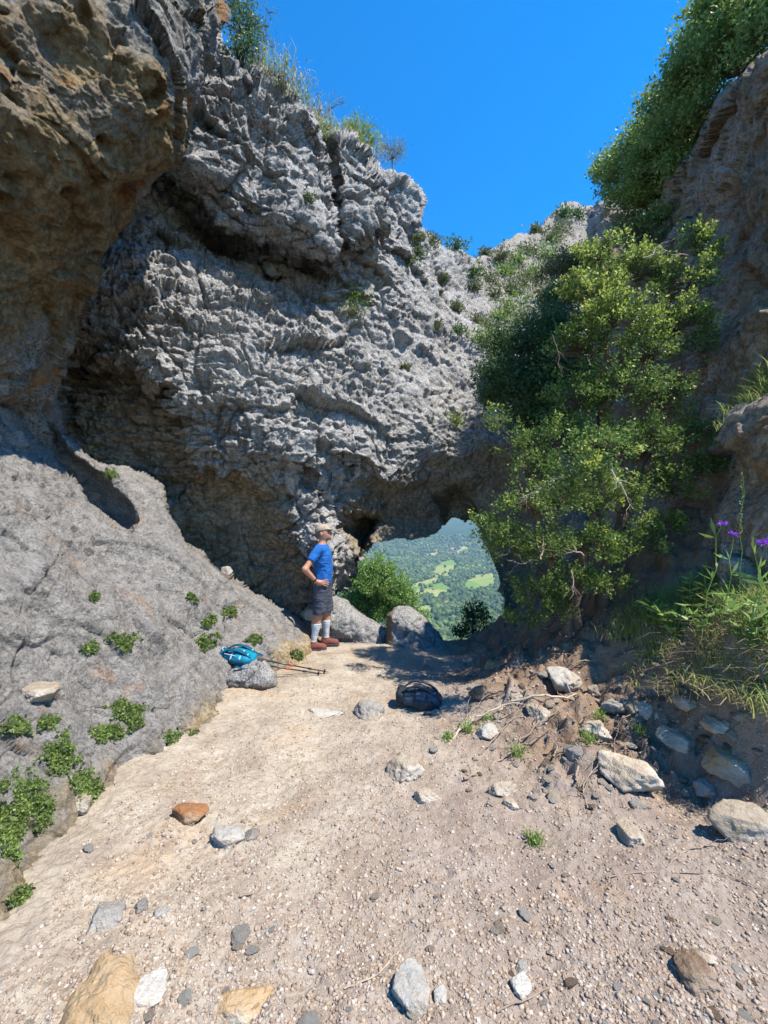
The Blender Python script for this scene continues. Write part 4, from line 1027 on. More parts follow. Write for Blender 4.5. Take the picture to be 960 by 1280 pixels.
WP = [(443,372,20,'bushbright','green shrub rooted in the middle of the cliff face'),(441,392,14,'heath','dull shrub hanging below the green shrub on the cliff face'),(506,325,10,'heath','small tuft under the cliff corner against the sky'),(519,318,9,'bush','tiny dark tuft right of the tuft below the cliff corner'),
 (586,348,13,'bush','dark tuft on the cliff below the notch of sky'),(575,380,11,'heath','dull tuft below the dark tuft near the sky notch'),(633,342,16,'bushbright','bright tuft on the far ridge face'),(657,356,24,'heath','wide grey green shrub on the far ridge face'),(618,372,14,'heath','dull shrub left of the wide ridge shrub'),
 (600,398,12,'heath','dull low shrub at the top of the smooth arch rock'),(572,415,9,'bush','small dark tuft on the smooth rock over the arch'),(572,522,11,'mat','light green tuft just above the arch lip'),(660,318,15,'heath','shrub near the crest of the far ridge'),(640,385,26,'bushbright','broad green shrub above the bluish bush'),
 (676,378,28,'heath','broad dull shrub right above the bluish bush'),(508,457,7,'heath','tiny plant in a hollow of the smooth rock'),(704,270,10,'bush','dark tuft on the far summit, left one'),(722,272,10,'bush','dark tuft on the far summit, right one'),(600,430,18,'bushbright','green tuft left of the bluish bush'),
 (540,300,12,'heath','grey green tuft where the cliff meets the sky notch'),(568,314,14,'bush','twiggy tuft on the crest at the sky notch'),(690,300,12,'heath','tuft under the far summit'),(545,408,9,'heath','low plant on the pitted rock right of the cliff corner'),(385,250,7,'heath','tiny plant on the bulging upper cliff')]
for q, (u, v, rp, kd, lab) in enumerate([(612,350,11,'heath','low plant on the ridge face left of the bright tuft'),(646,330,12,'bushbright','green tuft high on the ridge face'),(668,345,14,'bushbright','green tuft between the two wide ridge shrubs'),(625,395,16,'bushbright','green patch left of the broad shrub'),(655,400,18,'heath','dull patch above the middle of the bluish bush'),(606,318,8,'heath','wisp of grass on the low crest of the ridge'),(670,290,9,'heath','wisp of grass halfway up the ridge crest'),(592,362,9,'heath','dull plant between two tufts on the upper cliff'),(560,345,8,'heath','small plant under the sky notch'),(520,300,7,'heath','tiny plant near the cliff corner edge'),(683,322,18,'bushbright','green shrub under the far summit beside the box tree'),(640,360,18,'heath','dull spreading shrub in the middle of the ridge face'),(625,325,12,'heath','dull tuft just under the low ridge crest'),(697,290,16,'heath','dull shrub in the cleft below the far summit'),(612,412,16,'heath','dull shrub on the shoulder above the arch rock')]): WP.append((u, v, rp, kd, lab))
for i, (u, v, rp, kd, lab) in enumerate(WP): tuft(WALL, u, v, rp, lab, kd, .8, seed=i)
tuft(WALL, 240, 243, 20, 'leafy light green plant in the gap under the upper bulge', 'mat', .5, 260, 50, 'leafy_plant', 'plant')
tuft(WALL, 222, 262, 12, 'small light plant left of the leafy plant in the gap', 'mat', .5, 160, 51, 'leafy_plant', 'plant')
# crest of the cliff
r_ = np.random.default_rng(5)
ORD = 'first second third fourth fifth sixth seventh eighth ninth tenth eleventh twelfth thirteenth'.split()
crest = [(305,90),(318,98),(332,105),(345,116),(358,124),(370,132),(382,142),(396,150),(410,156),(425,162),(438,170),(452,180),(464,188)]
for k, (u, v) in enumerate(crest):
    P, N = WALL.at(u, v + 5); e = empty('grass_tuft', P)
    tag(e, f'{ORD[k]} tuft of grass from the left in the ragged row along the cliff crest', 'grass tuft', 'grass tufts along the cliff crest')
    n = 170; bs = r_.normal(size=(n, 3)) * [.22, .10, .10]
    V, Q = blades(bs, r_.uniform(.07, .26, n), .8, .012, r_); mesh_np('blades', V, Q, M['gras' if k % 3 else 'straw'], e, smooth=False)
    q = r_.normal(size=(170, 3)) * [.2, .1, .12] - [0, 0, .12]; V, Q = leaves(q, r_.normal(size=(170, 3)) + [0, 0, .7], .05 * r_.uniform(.6, 1.2, 170)); mesh_np('foliage', V, Q, M['heath'], e, smooth=False)
def bush_on(u, v, lobes, mt, lab, seed, leafL=.05, ncl=60, nlf=24, name='shrub', trunk_r=.03, cl_r=.11, shell=.4):
    P, N = WALL.at(u, v); P = P + [0, .05, -.15]
    lb = [(a, b_, P[1] + dd, r) for a, b_, dd, r in lobes]
    return lobed_tree(name, lab, 'shrub', [[P, (P + pt(*lb[0][:3])) / 2, pt(*lb[0][:3])]], lb, M[mt], leafL, ncl, nlf, seed, trunk_r=trunk_r, cl_r=cl_r, shell=shell)
bush_on(300, 95, [(300,40,0,24),(290,10,.1,24),(310,60,-.1,18),(315,25,.1,16),(296,70,-.1,18)], 'bush', 'dark green bush on the crest at the upper left', 61)
bush_on(326, 100, [(330,45,0,16),(335,15,.1,12),(322,70,0,10),(340,60,.1,10)], 'heath', 'sparse twiggy shrub just right of the dark crest bush', 62, .03, 30, 9)
bush_on(350, 120, [(352,100,0,14),(365,105,0,10)], 'heath', 'thin bare shrub on the crest, right of the twiggy shrub', 63, .028, 30, 7)
bush_on(415, 160, [(412,135,0,10),(425,128,.1,10),(404,145,0,8)], 'heath', 'wispy leaning shrub on the middle of the crest', 64, .028, 34, 6)
bush_on(450, 178, [(448,168,0,17),(462,178,0,12),(436,165,0,12)], 'bushbright', 'round bright green shrub near the right end of the crest', 65, .05, 80, 22)
bush_on(492, 218, [(490,198,0,15),(498,190,.1,11),(484,185,0,10)], 'heath', 'small upright juniper at the right end of the crest', 66, .035, 70, 18)

# cushion plants on the slope
def cushion(u, v, rp, asp, lab, seed, kind='mat', dens=1., L=.0135, lift=.022):
    r_ = np.random.default_rng(seed); P0, N0 = SLOPE.at(u, v); e = empty('cushion_plant', P0); tag(e, lab, 'plant')
    n = int(60 * rp * dens * max(rp / 18, 1)); pts, nn = [], []
    m = n * 4; an = r_.uniform(0, 6.28, m); rr_ = rp * 1.15 * np.sqrt(r_.random(m)); du = rr_ * np.cos(an); dv = rr_ * np.sin(an) * asp
    wn = fbm(np.stack([du / rp * 1.8 + seed, dv / rp * 1.8, 0 * du], 1), 4, seed)
    ok = rr_ / rp < .62 + .95 * wn; du, dv, rr_ = du[ok][:n], dv[ok][:n], rr_[ok][:n]
    for q in range(len(du)):
        P, N = SLOPE.at(u + du[q] + r_.normal() * rp * .08, v + dv[q] + r_.normal() * rp * .08, 0)
        pts.append(P + N * lift * r_.uniform(.1, 1.1) + r_.normal(size=3) * .006); nn.append(N)
    if not pts: P, N = SLOPE.at(u, v); pts, nn = [P], [N]
    pts = np.array(pts); nn = np.array(nn)
    V, Q = leaves(pts - P0, nn + r_.normal(size=pts.shape) * .75 + [0, 0, .3], L * (P0[1] / 2.4) ** .7 * r_.uniform(.6, 1.3, len(pts)), .75, .15, r_)
    mesh_np('foliage', V, Q, M[kind], e, smooth=False)
    V, Q = leaves(pts[::5] - P0 - nn[::5] * .012, r_.normal(size=pts[::5].shape) + nn[::5] * .3, L * 2.2 * (P0[1] / 2.4) ** .7, .9, .1, r_); mesh_np('dead_leaves', V, Q, M['heath'], e, smooth=False)
CP = [(28,1010,36,1.1,'largest cushion plant, spilling down the slope at the left edge'),(8,1050,26,1.0,'cushion plant at the left edge below the largest cushion'),(72,945,24,1.1,'thick round cushion plant above the largest one'),(165,888,26,.8,'bright cushion plant highest on the middle slope'),
 (138,912,22,.5,'ragged cushion plant left below the bright one'),(18,908,20,.6,'flat cushion plant at the left edge under the whitish rock'),(60,905,12,.7,'tiny cushion plant between the flat and round cushions'),(232,922,19,.7,'pale cushion plant at the foot of the slope'),(110,985,26,.8,'thin straggly cushion plant below the round one'),
 (150,1000,14,.9,'yellowish tuft at the edge of the path'),(155,800,16,.6,'small green patch on the open slope, right of two'),(120,802,11,.6,'small green patch on the open slope, left of two'),(117,748,6,.6,'tiny green dot alone on the upper slope'),(263,775,11,.6,'green patch above the blue pack'),
 (290,762,9,.7,'green patch nearest the man on the upper slope'),(262,800,12,.9,'leafy patch left of the blue pack'),(318,800,8,.7,'small plant behind the blue pack'),(365,822,8,.6,'small plant beside the pole handles'),(235,750,6,.7,'tiny plant on the crest side of the slope'),(65,858,9,.5,'tiny plant beside the whitish rock'),(140,592,10,.4,'small plant on the sunlit rim of the slope'),(20,1130,16,.9,'dry looking plant at the left edge low down')]
for i, (u, v, rp, asp, lab) in enumerate(CP): cushion(u, v, rp, asp, lab, 100 + i)

# grass bank on the right
def clump(u, v, w_, h_, n, kind, lab, seed, droop=.5, lean=.5, wind=(0, 0, 0), name='grass_clump', zoff=0, dpos=None):
    r_ = np.random.default_rng(seed); P = gat(u, v) if dpos is None else pt(u, v, dpos)
    e = empty(name, P); tag(e, lab, 'grass')
    bx = r_.normal(size=n) * w_; by = r_.normal(size=n) * w_ * .7
    bz = gz(P[0] + bx, P[1] + by, False) - P[2] if dpos is None else np.clip(-.4 * np.abs(bx), -.2, 0)
    bz = np.clip(bz, -.25, .2)
    V, Q = blades(np.stack([bx, by, bz + zoff], 1), r_.uniform(.35, 1., n) * h_, lean, .0065, r_, 5, droop, wind); mesh_np('blades', V, Q, M[kind], e)
    m = n // 2; V, Q = blades(np.stack([bx, by, bz + zoff], 1)[:m] + r_.normal(size=(m, 3)) * .01, r_.uniform(.3, .8, m) * h_, lean * 1.5, .005, r_, 4, 1.2, wind); mesh_np('dry_blades', V, Q, M['straw'], e)
CLP = [(800,775,.13,.26,420,'gras','low green grass at the left end of the bank'),(835,765,.14,.30,480,'gras','tall green grass right of the box tree foot'),(870,755,.13,.32,460,'gras','tall green grass below the purple flowers'),(915,755,.12,.32,430,'gras','tall green grass in the middle of the bank'),
 (950,760,.12,.32,420,'gras','tall green grass at the right edge of the bank'),(825,812,.13,.15,300,'gras','short mixed grass over the left edge of the bank'),(868,822,.13,.16,320,'straw','dry straw hanging over the bank middle'),(912,818,.13,.17,320,'gras','short mixed grass under the tall grass in the bank middle'),
 (952,828,.13,.17,300,'straw','dry straw at the right edge of the bank'),(1000,840,.14,.3,400,'gras','grass just outside the right edge'),(880,745,.12,.34,380,'gras','tall grass behind the purple flowers'),(940,740,.12,.34,380,'gras','tall grass behind the rightmost flower'),(790,770,.10,.2,260,'straw','short dry grass at the tree foot')]
for i, (u, v, w_, h_, n, kd, lab) in enumerate(CLP):
    clump(u, v, w_, h_, n, kd, lab, 300 + i, droop=1.1 if kd == 'straw' else .7, lean=1.5 if kd == 'straw' else .8, wind=(-.05, -.1, 0) if kd == 'straw' else (-.05, -.05, 0))
for i, (u, v, dd, h_, lab) in enumerate([(930,520,3.72,.24,'green grass on the ledge of the right wall, left clump'),(962,488,3.6,.26,'green grass on the ledge of the right wall, right clump'),(900,545,4.1,.2,'short grass at the left end of the wall ledge')]):
    r_ = np.random.default_rng(340 + i); P0, N0 = RCLIFF.at(u, v); e = empty('grass_clump', P0); tag(e, lab, 'grass'); bs = []
    for q in range(70):
        P, N = RCLIFF.at(u + r_.normal() * 15, v + r_.normal() * 13); bs.append(P - P0 + r_.normal(size=(8, 3)) * .025)
    bs = np.concatenate(bs); V, Q = blades(bs, r_.uniform(.25, 1., len(bs)) * h_ * .8, .9, .006, r_, 4, .9, (-.35, -.2, 0)); mesh_np('blades', V, Q, M['gras'], e)
    V, Q = blades(bs[::4] + .01, r_.uniform(.3, .9, len(bs[::4])) * h_ * .6, 1.3, .005, r_, 4, 1.1, (-.2, -.2, -.1)); mesh_np('dry_blades', V, Q, M['straw'], e)
    # ledge
for i, (u, v, s, lab) in enumerate([(842,800,.20,'leafy herb at the left end of the grass bank'),(880,795,.24,'leafy herb below the left purple flower'),(925,800,.22,'leafy herb between the two right flowers, low on the bank'),(955,790,.24,'leafy herb at the right edge under the flowers'),(862,770,.26,'tall leafy herb left of the flower stems'),(905,768,.26,'tall leafy herb among the flower stems'),(815,790,.16,'small leafy herb by the tree foot'),(940,815,.18,'low leafy herb over the bank lip')]):
    r_ = np.random.default_rng(450 + i); P = gat(u, v); e = empty('leafy_herb', P); tag(e, lab, 'herb')
    for q in range(5):
        top = np.array([r_.normal() * .07, r_.normal() * .07, s * r_.uniform(.7, 1.15)]); path = wiggle(np.zeros(3), top, 6, .05, r_)
        V, Q = tube(path, np.linspace(.003, .0015, 6), 4, False); mesh_np('stem', V, Q, M['gras'], e)
        ps = path[r_.integers(0, 6, 16)]; V, Q = leaves(ps, r_.normal(size=(16, 3)) * [1, 1, .35] + [0, 0, .5], r_.uniform(.06, .12, 16), .2, .08, r_); mesh_np('foliage', V, Q, M['bushbright'], e)
# weeds on the path and bank
for i, (u, v, s, lab) in enumerate([(585,915,.10,'small green weed beside the long stick, left one'),(648,945,.13,'green weed under the long stick'),(748,905,.12,'feathery green weed among roots, upper one'),(735,945,.12,'feathery green weed among roots, lower one'),(668,1055,.09,'small grey green weed in the open gravel'),(560,925,.08,'tiny weed near the dark backpack shadow'),(610,900,.07,'tiny weed at the edge of the tree shade'),(800,925,.09,'small weed between the bank stones')]):
    r_ = np.random.default_rng(400 + i); P = gat(u, v); e = empty('weed', P); tag(e, lab, 'weed')
    n = 46; V, Q = blades(r_.normal(size=(n, 3)) * [.02, .02, .002], r_.uniform(.4, 1, n) * s, .6, .006, r_, 3, .3); mesh_np('blades', V, Q, M['gras'], e)
    q = r_.normal(size=(60, 3)) * [s * .35, s * .35, s * .15] + [0, 0, s * .3]; V, Q = leaves(q, r_.normal(size=(60, 3)) + [0, 0, 1], .022); mesh_np('foliage', V, Q, M['bushbright'], e, smooth=False)
# knapweed
def flower_plant(u, v, d, heads, lab, seed):
    r_ = np.random.default_rng(seed); base = pt(u, v, d); e = empty('knapweed', base); tag(e, lab, 'flower')
    for (hu, hv) in heads:
        top = pt(hu, hv, d) - base; path = wiggle(np.zeros(3), top, 7, .03, r_)
        V, Q = tube(path, np.linspace(.004, .0025, 7), 5, False); mesh_np('stem', V, Q, M['gras'], e)
        n = 70; dr = nrm(r_.normal(size=(n, 3)) * [1, 1, .5] + [0, 0, .45]); V, Q = leaves(np.repeat(top[None], n, 0) + dr * .004, dr, .030 * r_.uniform(.6, 1.1, n), .22, .05, r_)
        h = mesh_np('flower_head', V, Q, M['purple'], e, smooth=False)
        V0, F0 = ICO[1]; mesh_np('bud', V0 * .009 * [1, 1, 1.3] + top - [0, 0, .008], F0, M['bush'], h)
        m = 9; ps = path[r_.integers(0, 6, m)]; V, Q = leaves(ps, r_.normal(size=(m, 3)) * [1, 1, .3] + [0, 0, .7], r_.uniform(.08, .15, m), .16, .06, r_); mesh_np('foliage', V, Q, M['bushbright'], e)
flower_plant(882, 760, 2.85, [(903,655)], 'purple knapweed flower at the left of three', 501)
flower_plant(905, 765, 2.75, [(917,668)], 'purple knapweed flower in the middle of three', 502)
flower_plant(940, 775, 2.6, [(953,679),(962,676)], 'purple knapweed flowers at the right edge of the picture', 503)
tall = pt(925, 760, 2.7); e = empty('grass_stalk', tall); tag(e, 'single tall green grass spike standing above the flowers', 'grass')
V, Q = tube(wiggle(np.zeros(3), pt(928, 592, 2.7) - tall, 8, .01, rng), np.linspace(.0025, .0015, 8), 4, False); mesh_np('stem', V, Q, M['gras'], e)
q = np.linspace(.55, 1, 40)[:, None] * (pt(928, 592, 2.7) - tall); V, Q = leaves(q, rng.normal(size=(40, 3)) * .6 + [0, 0, 1], .018, .4); mesh_np('seed_head', V, Q, M['gras'], e)

# dry sticks and roots
def stick(pl, rad, lab, seed, lift=.03, side=4, mat='twig', name='dry_branch'):
    r_ = np.random.default_rng(seed); P = []
    for t in np.linspace(0, len(pl) - 1.001, 5 * len(pl)):
        i = int(t); f = t - i; u = pl[i][0] * (1 - f) + pl[i + 1][0] * f; v = pl[i][1] * (1 - f) + pl[i + 1][1] * f
        g = gat(u, v); P.append(g + [0, 0, lift * (.5 + .5 * math.sin(t * 2.1 + seed))])
    P = np.array(P); 
    for _ in range(2): P[1:-1] = (P[:-2] + P[1:-1] + P[2:]) / 3
    P += r_.normal(size=P.shape) * rad * .5
    ts = [tube(P, np.linspace(rad, rad * .35, len(P)), 6, False)]
    for _ in range(side):
        k = int(r_.integers(2, len(P) - 1)); dv = nrm(P[k] - P[k - 1] + r_.normal(size=3) * [.8, .8, .5] * np.linalg.norm(P[k] - P[k - 1]) * 1.5); L = r_.uniform(.06, .2)
        ts.append(tube(wiggle(P[k], P[k] + dv * L + [0, 0, .02], 6, .08, r_), np.linspace(rad * .5, rad * .2, 6), 4, False))
    V, Q = merge(ts); o = mesh_np(name, V - P[0], Q, M[mat], loc=P[0]); tag(o, lab, 'branch'); return o
ST = [([(580,978),(610,962),(648,940),(688,918)],.009,'long dark stick lying over the right path edge'),([(574,908),(600,880),(622,868)],.007,'thin stick right of the dark backpack'),([(560,930),(590,905),(640,886),(690,884)],.010,'pale bent root crossing above the long stick'),
 ([(640,884),(700,880),(735,862)],.012,'thick pale root under the white block'),([(650,930),(690,905),(715,870)],.008,'twiggy branch leaning by the roots, left one'),([(690,960),(700,930),(740,900)],.008,'twiggy branch leaning by the roots, middle one'),([(720,985),(725,950),(755,925),(790,905)],.008,'twiggy branch leaning by the roots, right one'),
 ([(735,1010),(728,985),(748,962)],.006,'short forked twig hanging at the lowest roots'),([(660,850),(700,846),(742,826)],.012,'gnarled root at the foot of the box tree'),([(430,1240),(470,1225),(500,1190),(505,1170)],.003,'thin curved pale twig at the bottom centre'),([(620,1270),(660,1255),(705,1222),(722,1180)],.0035,'thin curved twig right of the round white stone'),
 ([(298,1125),(322,1118),(340,1092)],.005,'small dark twig in the middle of the path'),([(760,1100),(800,1090),(900,1095),(950,1115)],.004,'long thin dry stem on the right gravel'),([(625,905),(650,888),(668,866)],.006,'dry twig over the dark brown slab'),([(835,1085),(858,1065),(890,1060)],.006,'dry twig under the long tan slab'),([(600,945),(622,930),(640,905),(670,890)],.006,'fine dry twig above the hollow stone'),([(770,960),(762,935),(778,912)],.006,'dry twig standing by the flat grey stone')]
for i, (pl, rd, lab) in enumerate(ST): stick(pl, rd, lab, 600 + i, side=7 if rd > .0055 and pl[0][1] < 1020 else 1, lift=.05 if pl[0][1] < 1020 else .01, mat='palebark' if 'pale' in lab else 'twig')
# ================================================================== the standing walker
def rotP(P, c, ang):   # rotate about Y through c
    q = P - c; ca, sa = math.cos(ang), math.sin(ang)
    return np.stack([q[:, 0] * ca + q[:, 2] * sa, q[:, 1], -q[:, 0] * sa + q[:, 2] * ca], 1) + c
AR = lambda s: [(-.03, s*.185, 1.405), (-.185, s*.345, 1.16), (-.055, s*.235, .985)]
LG = {-1: [(-.005, -.088, .90), (-.035, -.10, .49), (-.115, -.105, .10)], 1: [(.01, .088, .90), (.05, .10, .49), (.035, .11, .10)]}
def torso_d(P, g=0):
    d = ellip(P, (-.005, 0, .95), (.115 + g, .165 + g, .13 + g))
    d = smin(d, ellip(P, (.02, 0, 1.10), (.112 + g, .148 + g, .17 + g)), .06)
    d = smin(d, ellip(P, (.0, 0, 1.28), (.122 + g, .168 + g, .17 + g)), .06)
    d = smin(d, rcone(P, (-.02, -.135, 1.41), (-.02, .135, 1.41), .06 + g, .06 + g), .05)
    return smin(d, rcone(P, (-.015, 0, 1.42), (.0, 0, 1.47), .07 + g, .055 + g), .05)
def legs_d(P, g=0, gk=0):
    d = None
    for s in (-1, 1):
        h, k, a = LG[s]
        x = smin(rcone(P, h, k, .092 + g, .06 + gk), rcone(P, k, a, .054 + g, .036 + g), .03)
        m = np.array(k) * .68 + np.array(a) * .32
        x = smin(x, ellip(P, m - [.02, 0, 0], (.055 + g, .050 + g, .11)), .03)
        d = x if d is None else np.minimum(d, x)
    return d
def head_d(P):
    q = rotP(P, np.array([.01, 0, 1.53]), .20)      # chin lifted: he looks up to the right
    d = ellip(q, (.030, 0, 1.645), (.100, .076, .098))
    d = smin(d, ellip(q, (.070, 0, 1.578), (.066, .054, .064)), .035)
    d = smin(d, ellip(q, (.112, 0, 1.545), (.022, .024, .020)), .02)
    d = smin(d, rcone(q, (.122, 0, 1.640), (.146, 0, 1.604), .010, .014), .012)
    d = smin(d, ellip(q, (.120, 0, 1.570), (.013, .024, .011)), .008)
    d = smin(d, rcone(q, (.112, -.04, 1.662), (.112, .04, 1.662), .012, .012), .015)
    for s in (-1, 1):
        d = np.maximum(d, -ellip(q, (.128, s * .031, 1.640), (.016, .016, .011)))
        d = smin(d, ellip(q, (.012, s * .078, 1.62), (.020, .012, .032)), .006)
    return smin(d, rcone(P, (-.01, 0, 1.44), (.022, 0, 1.56), .058, .054), .03)
def hand_d(P, s):
    w_ = np.array([-.055, s * .235, .985])
    d = smin(rcone(P, w_, (-.02, s * .215, .965), .026, .026), ellip(P, (.0, s * .205, .955), (.048, .018, .040)), .02)
    for k, (z0, z1, L) in enumerate([(.985, .995, .072), (.965, .962, .082), (.945, .932, .076), (.927, .905, .060)]):
        a = np.array([.035, s * .200, z0]); b_ = a + [L * .5, -s * .008, (z1 - z0) * .5]; c = a + [L, -s * .032, z1 - z0 - .006]
        d = smin(d, np.minimum(rcone(P, a, b_, .0100, .0090), rcone(P, b_, c, .0090, .0075)), .006)
    d = smin(d, np.minimum(rcone(P, (-.025, s * .20, .945), (-.045, s * .182, .915), .013, .011), rcone(P, (-.045, s * .182, .915), (-.05, s * .165, .89), .011, .009)), .008)
    return d
def arms_d(P, g=0, t=1.):
    d = None
    for s in (-1, 1):
        a, b_, c = [np.array(q) for q in AR(s)]
        if t < 1: x = rcone(P, a, a + (b_ - a) * t, .052 + g, .046 + g * 1.3)
        else: x = smin(rcone(P, a, b_, .050, .038), rcone(P, b_, c, .042, .026), .02)
        d = x if d is None else np.minimum(d, x)
    return d
def body_fn(P):
    d = smin(torso_d(P), smin(legs_d(P), arms_d(P), .02), .03); d = smin(d, head_d(P), .03)
    for s in (-1, 1): d = smin(d, hand_d(P, s), .012)
    for s in (-1, 1):
        a = LG[s][2]; d = smin(d, rcone(P, (a[0], a[1], .06), (a[0] + .12, a[1], .045), .038, .03), .02)
    return d
skin = NB('skin', .55, .35); skin.color(skin.mix(skin.ramp(skin.noise(30, 3), [(.4, 0), (.6, .5)]), (.42, .22, .145), (.36, .165, .11))); skin.b.inputs['Subsurface Weight'].default_value = .12; skin.b.inputs['Subsurface Radius'].default_value = (.01, .004, .002)
fp = gat(403, 810); fz = gz(fp[0], fp[1])[0]
man = empty('person', (fp[0], fp[1], fz - .005), 0)
tag(man, 'person in blue shirt, grey shorts and cap standing hands on hips, looking up', 'person')
V, Q = surface_nets(body_fn, (-.30, -.46, .0), (.28, .46, 1.78), .0075); mesh_np('body', V, Q, skin.m, man)
def cloth(name, c, rough=.85, vs=14, wr=None):
    b = NB(name, rough, .2); b.color(b.mix(b.ramp(b.noise(vs, 4), [(.35, 0), (.65, 1)]), tuple(x * .82 for x in c), tuple(min(1, x * 1.15) for x in c)))
    b.bump(b.noise(wr or 16, 3, .5), .012, .7); return b.m
def wrinkle(P, a=.006, f=9):
    return a * fbm(P * [f, f, f * .55] + 2.2, 3, 4) - a * .9 * (1 - np.abs(fbm(P * [f * .8, f * .8, f * 1.5] + [P[:, 2:3].min(), 0, 0], 2, 14)) * 2.2).clip(0, 1) ** 3
def shirt_fn(P):
    d = smin(torso_d(P, .014), arms_d(P, .014, .62), .03)
    for s in (-1, 1):
        a, b_, _ = [np.array(q) for q in AR(s)]; ax = (b_ - a) / np.linalg.norm(b_ - a)
        cut = (P - (a + (b_ - a) * .58)) @ ax; d = np.where((P[:, 1] * s > .17), np.maximum(d, cut), d)
    d = d + wrinkle(P)
    d = np.maximum(d, .915 - P[:, 2] + .01 * np.sin(P[:, 1] * 30)); return np.maximum(d, P[:, 2] - 1.475 - .25 * np.abs(P[:, 1]) * 0 )
V, Q = surface_nets(shirt_fn, (-.32, -.46, .88), (.2, .46, 1.52), .0085); sh_ = mesh_np('shirt', V, Q, cloth('blue_shirt', (.014, .105, .36)), man)
def shorts_fn(P):
    d = None
    for s in (-1, 1):
        h, k, a = [np.array(q) for q in LG[s]]; x = rcone(P, h, k + [0, 0, -.03], .112, .088); d = x if d is None else smin(d, x, .01)
    d = smin(d, torso_d(P, .006), .03) + wrinkle(P, .009, 7)
    return np.maximum(np.maximum(d, .50 - P[:, 2]), P[:, 2] - .965)
V, Q = surface_nets(shorts_fn, (-.22, -.26, .47), (.22, .26, 1.0), .0085); mesh_np('shorts', V, Q, cloth('slate_shorts', (.055, .062, .085)), man)
for s in (-1, 1):
    k_, a_ = np.array(LG[s][1]), np.array(LG[s][2])
    def sock_fn(P, s=s):
        m = k_ * .68 + a_ * .32
        d = smin(rcone(P, k_, a_, .057, .042), ellip(P, m - [.02, 0, 0], (.060, .055, .11)), .03)
        d = smin(d, rcone(P, a_, (a_[0], a_[1], .04), .042, .042), .02)
        return np.maximum(d + .0008 * np.sin(P[:, 2] * 190), np.maximum(P[:, 2] - .375, .05 - P[:, 2]))
    V, Q = surface_nets(sock_fn, (-.22, min(-.2, s * .2 - .1), .03), (.18, max(.2, s * .2 + .1), .42), .0075); mesh_np('sock', V, Q, cloth('grey_sock', (.42, .45, .48)), man)
    ax_, ay = a_[0], a_[1]
    def shoe_fn(P):
        d = smin(rcone(P, (ax_ - .03, ay, .055), (ax_ + .15, ay, .045), .048, .038), rcone(P, (ax_ + .06, ay, .055), (ax_ + .13, ay, .045), .045, .044), .02)
        d = smin(d, rcone(P, (ax_ - .01, ay, .06), (ax_ + .0, ay, .125), .052, .05), .03)
        return np.maximum(np.maximum(d, .022 - P[:, 2]), P[:, 2] - .125)
    V, Q = surface_nets(shoe_fn, (ax_ - .12, ay - .09, 0), (ax_ + .24, ay + .09, .16), .006); so = mesh_np('shoe', V, Q, cloth('rust_shoe', (.17, .06, .048), wr=60), man)
    def sole_fn(P):
        q = P.copy(); q[:, 2] = .03; d = smin(rcone(q, (ax_ - .03, ay, .03), (ax_ + .15, ay, .03), .053, .044), rcone(q, (ax_ + .06, ay, .03), (ax_ + .13, ay, .03), .05, .05), .02)
        return np.maximum(d, np.abs(P[:, 2] - .014) - .014)
    V, Q = surface_nets(sole_fn, (ax_ - .12, ay - .09, -.01), (ax_ + .24, ay + .09, .05), .006); mesh_np('sole', V, Q, cloth('dark_sole', (.06, .05, .05)), so)
    la = [tube(np.array([(ax_ + .045 + k * .022, ay - .03, .098 - k * .010), (ax_ + .045 + k * .022, ay, .108 - k * .009), (ax_ + .045 + k * .022, ay + .03, .098 - k * .010)]), .003, 4, False) for k in range(4)]
    V, Q = merge(la); mesh_np('laces', V, Q, cloth('lace', (.35, .2, .18)), so)
def cap_fn(P):
    q = rotP(P, np.array([.01, 0, 1.53]), .20)
    d = np.maximum(ellip(q, (.028, 0, 1.658), (.112, .088, .098)), 1.668 - q[:, 2] + .02 * q[:, 0])
    vis = np.maximum(np.abs(q[:, 2] - (1.676 - .25 * (q[:, 0] - .1))) - .006, ellip(q * [1, 1, 0], (.125, 0, 0), (.085, .072, 1.)))
    return smin(d, vis, .012)
V, Q = surface_nets(cap_fn, (-.14, -.12, 1.6), (.25, .12, 1.79), .006); mesh_np('cap', V, Q, cloth('beige_cap', (.33, .26, .19)), man)
def hair_fn(P):
    q = rotP(P, np.array([.01, 0, 1.53]), .20)
    d = ellip(q, (.024, 0, 1.645), (.104, .081, .100)) + .003 * fbm(P * 60, 2, 3)
    return np.maximum(np.maximum(d, q[:, 2] - 1.69), np.maximum(q[:, 0] - .035, 1.585 - q[:, 2]))
V, Q = surface_nets(hair_fn, (-.12, -.1, 1.56), (.1, .1, 1.72), .006); mesh_np('hair', V, Q, cloth('greying_hair', (.15, .12, .10)), man)
wr_ = np.array(AR(-1)[2]); el = np.array(AR(-1)[1]); axw = (wr_ - el) / np.linalg.norm(wr_ - el); cw = wr_ - axw * .03
def band_fn(P):
    return np.maximum(rcone(P, el, wr_, .046, .032), np.abs((P - cw) @ axw) - .011)
V, Q = surface_nets(band_fn, cw - .06, cw + .06, .005); mesh_np('wristwatch', V, Q, cloth('black_strap', (.02, .02, .022)), man)
Ve, Fe = ICO[1]
for s in (-1, 1):
    c = rotP(np.array([[.116, s * .031, 1.640]]), np.array([.01, 0, 1.53]), -.20)[0]
    mesh_np('eye', Ve * .011 + c, Fe, cloth('eye_dark', (.08, .06, .05), .3), man)

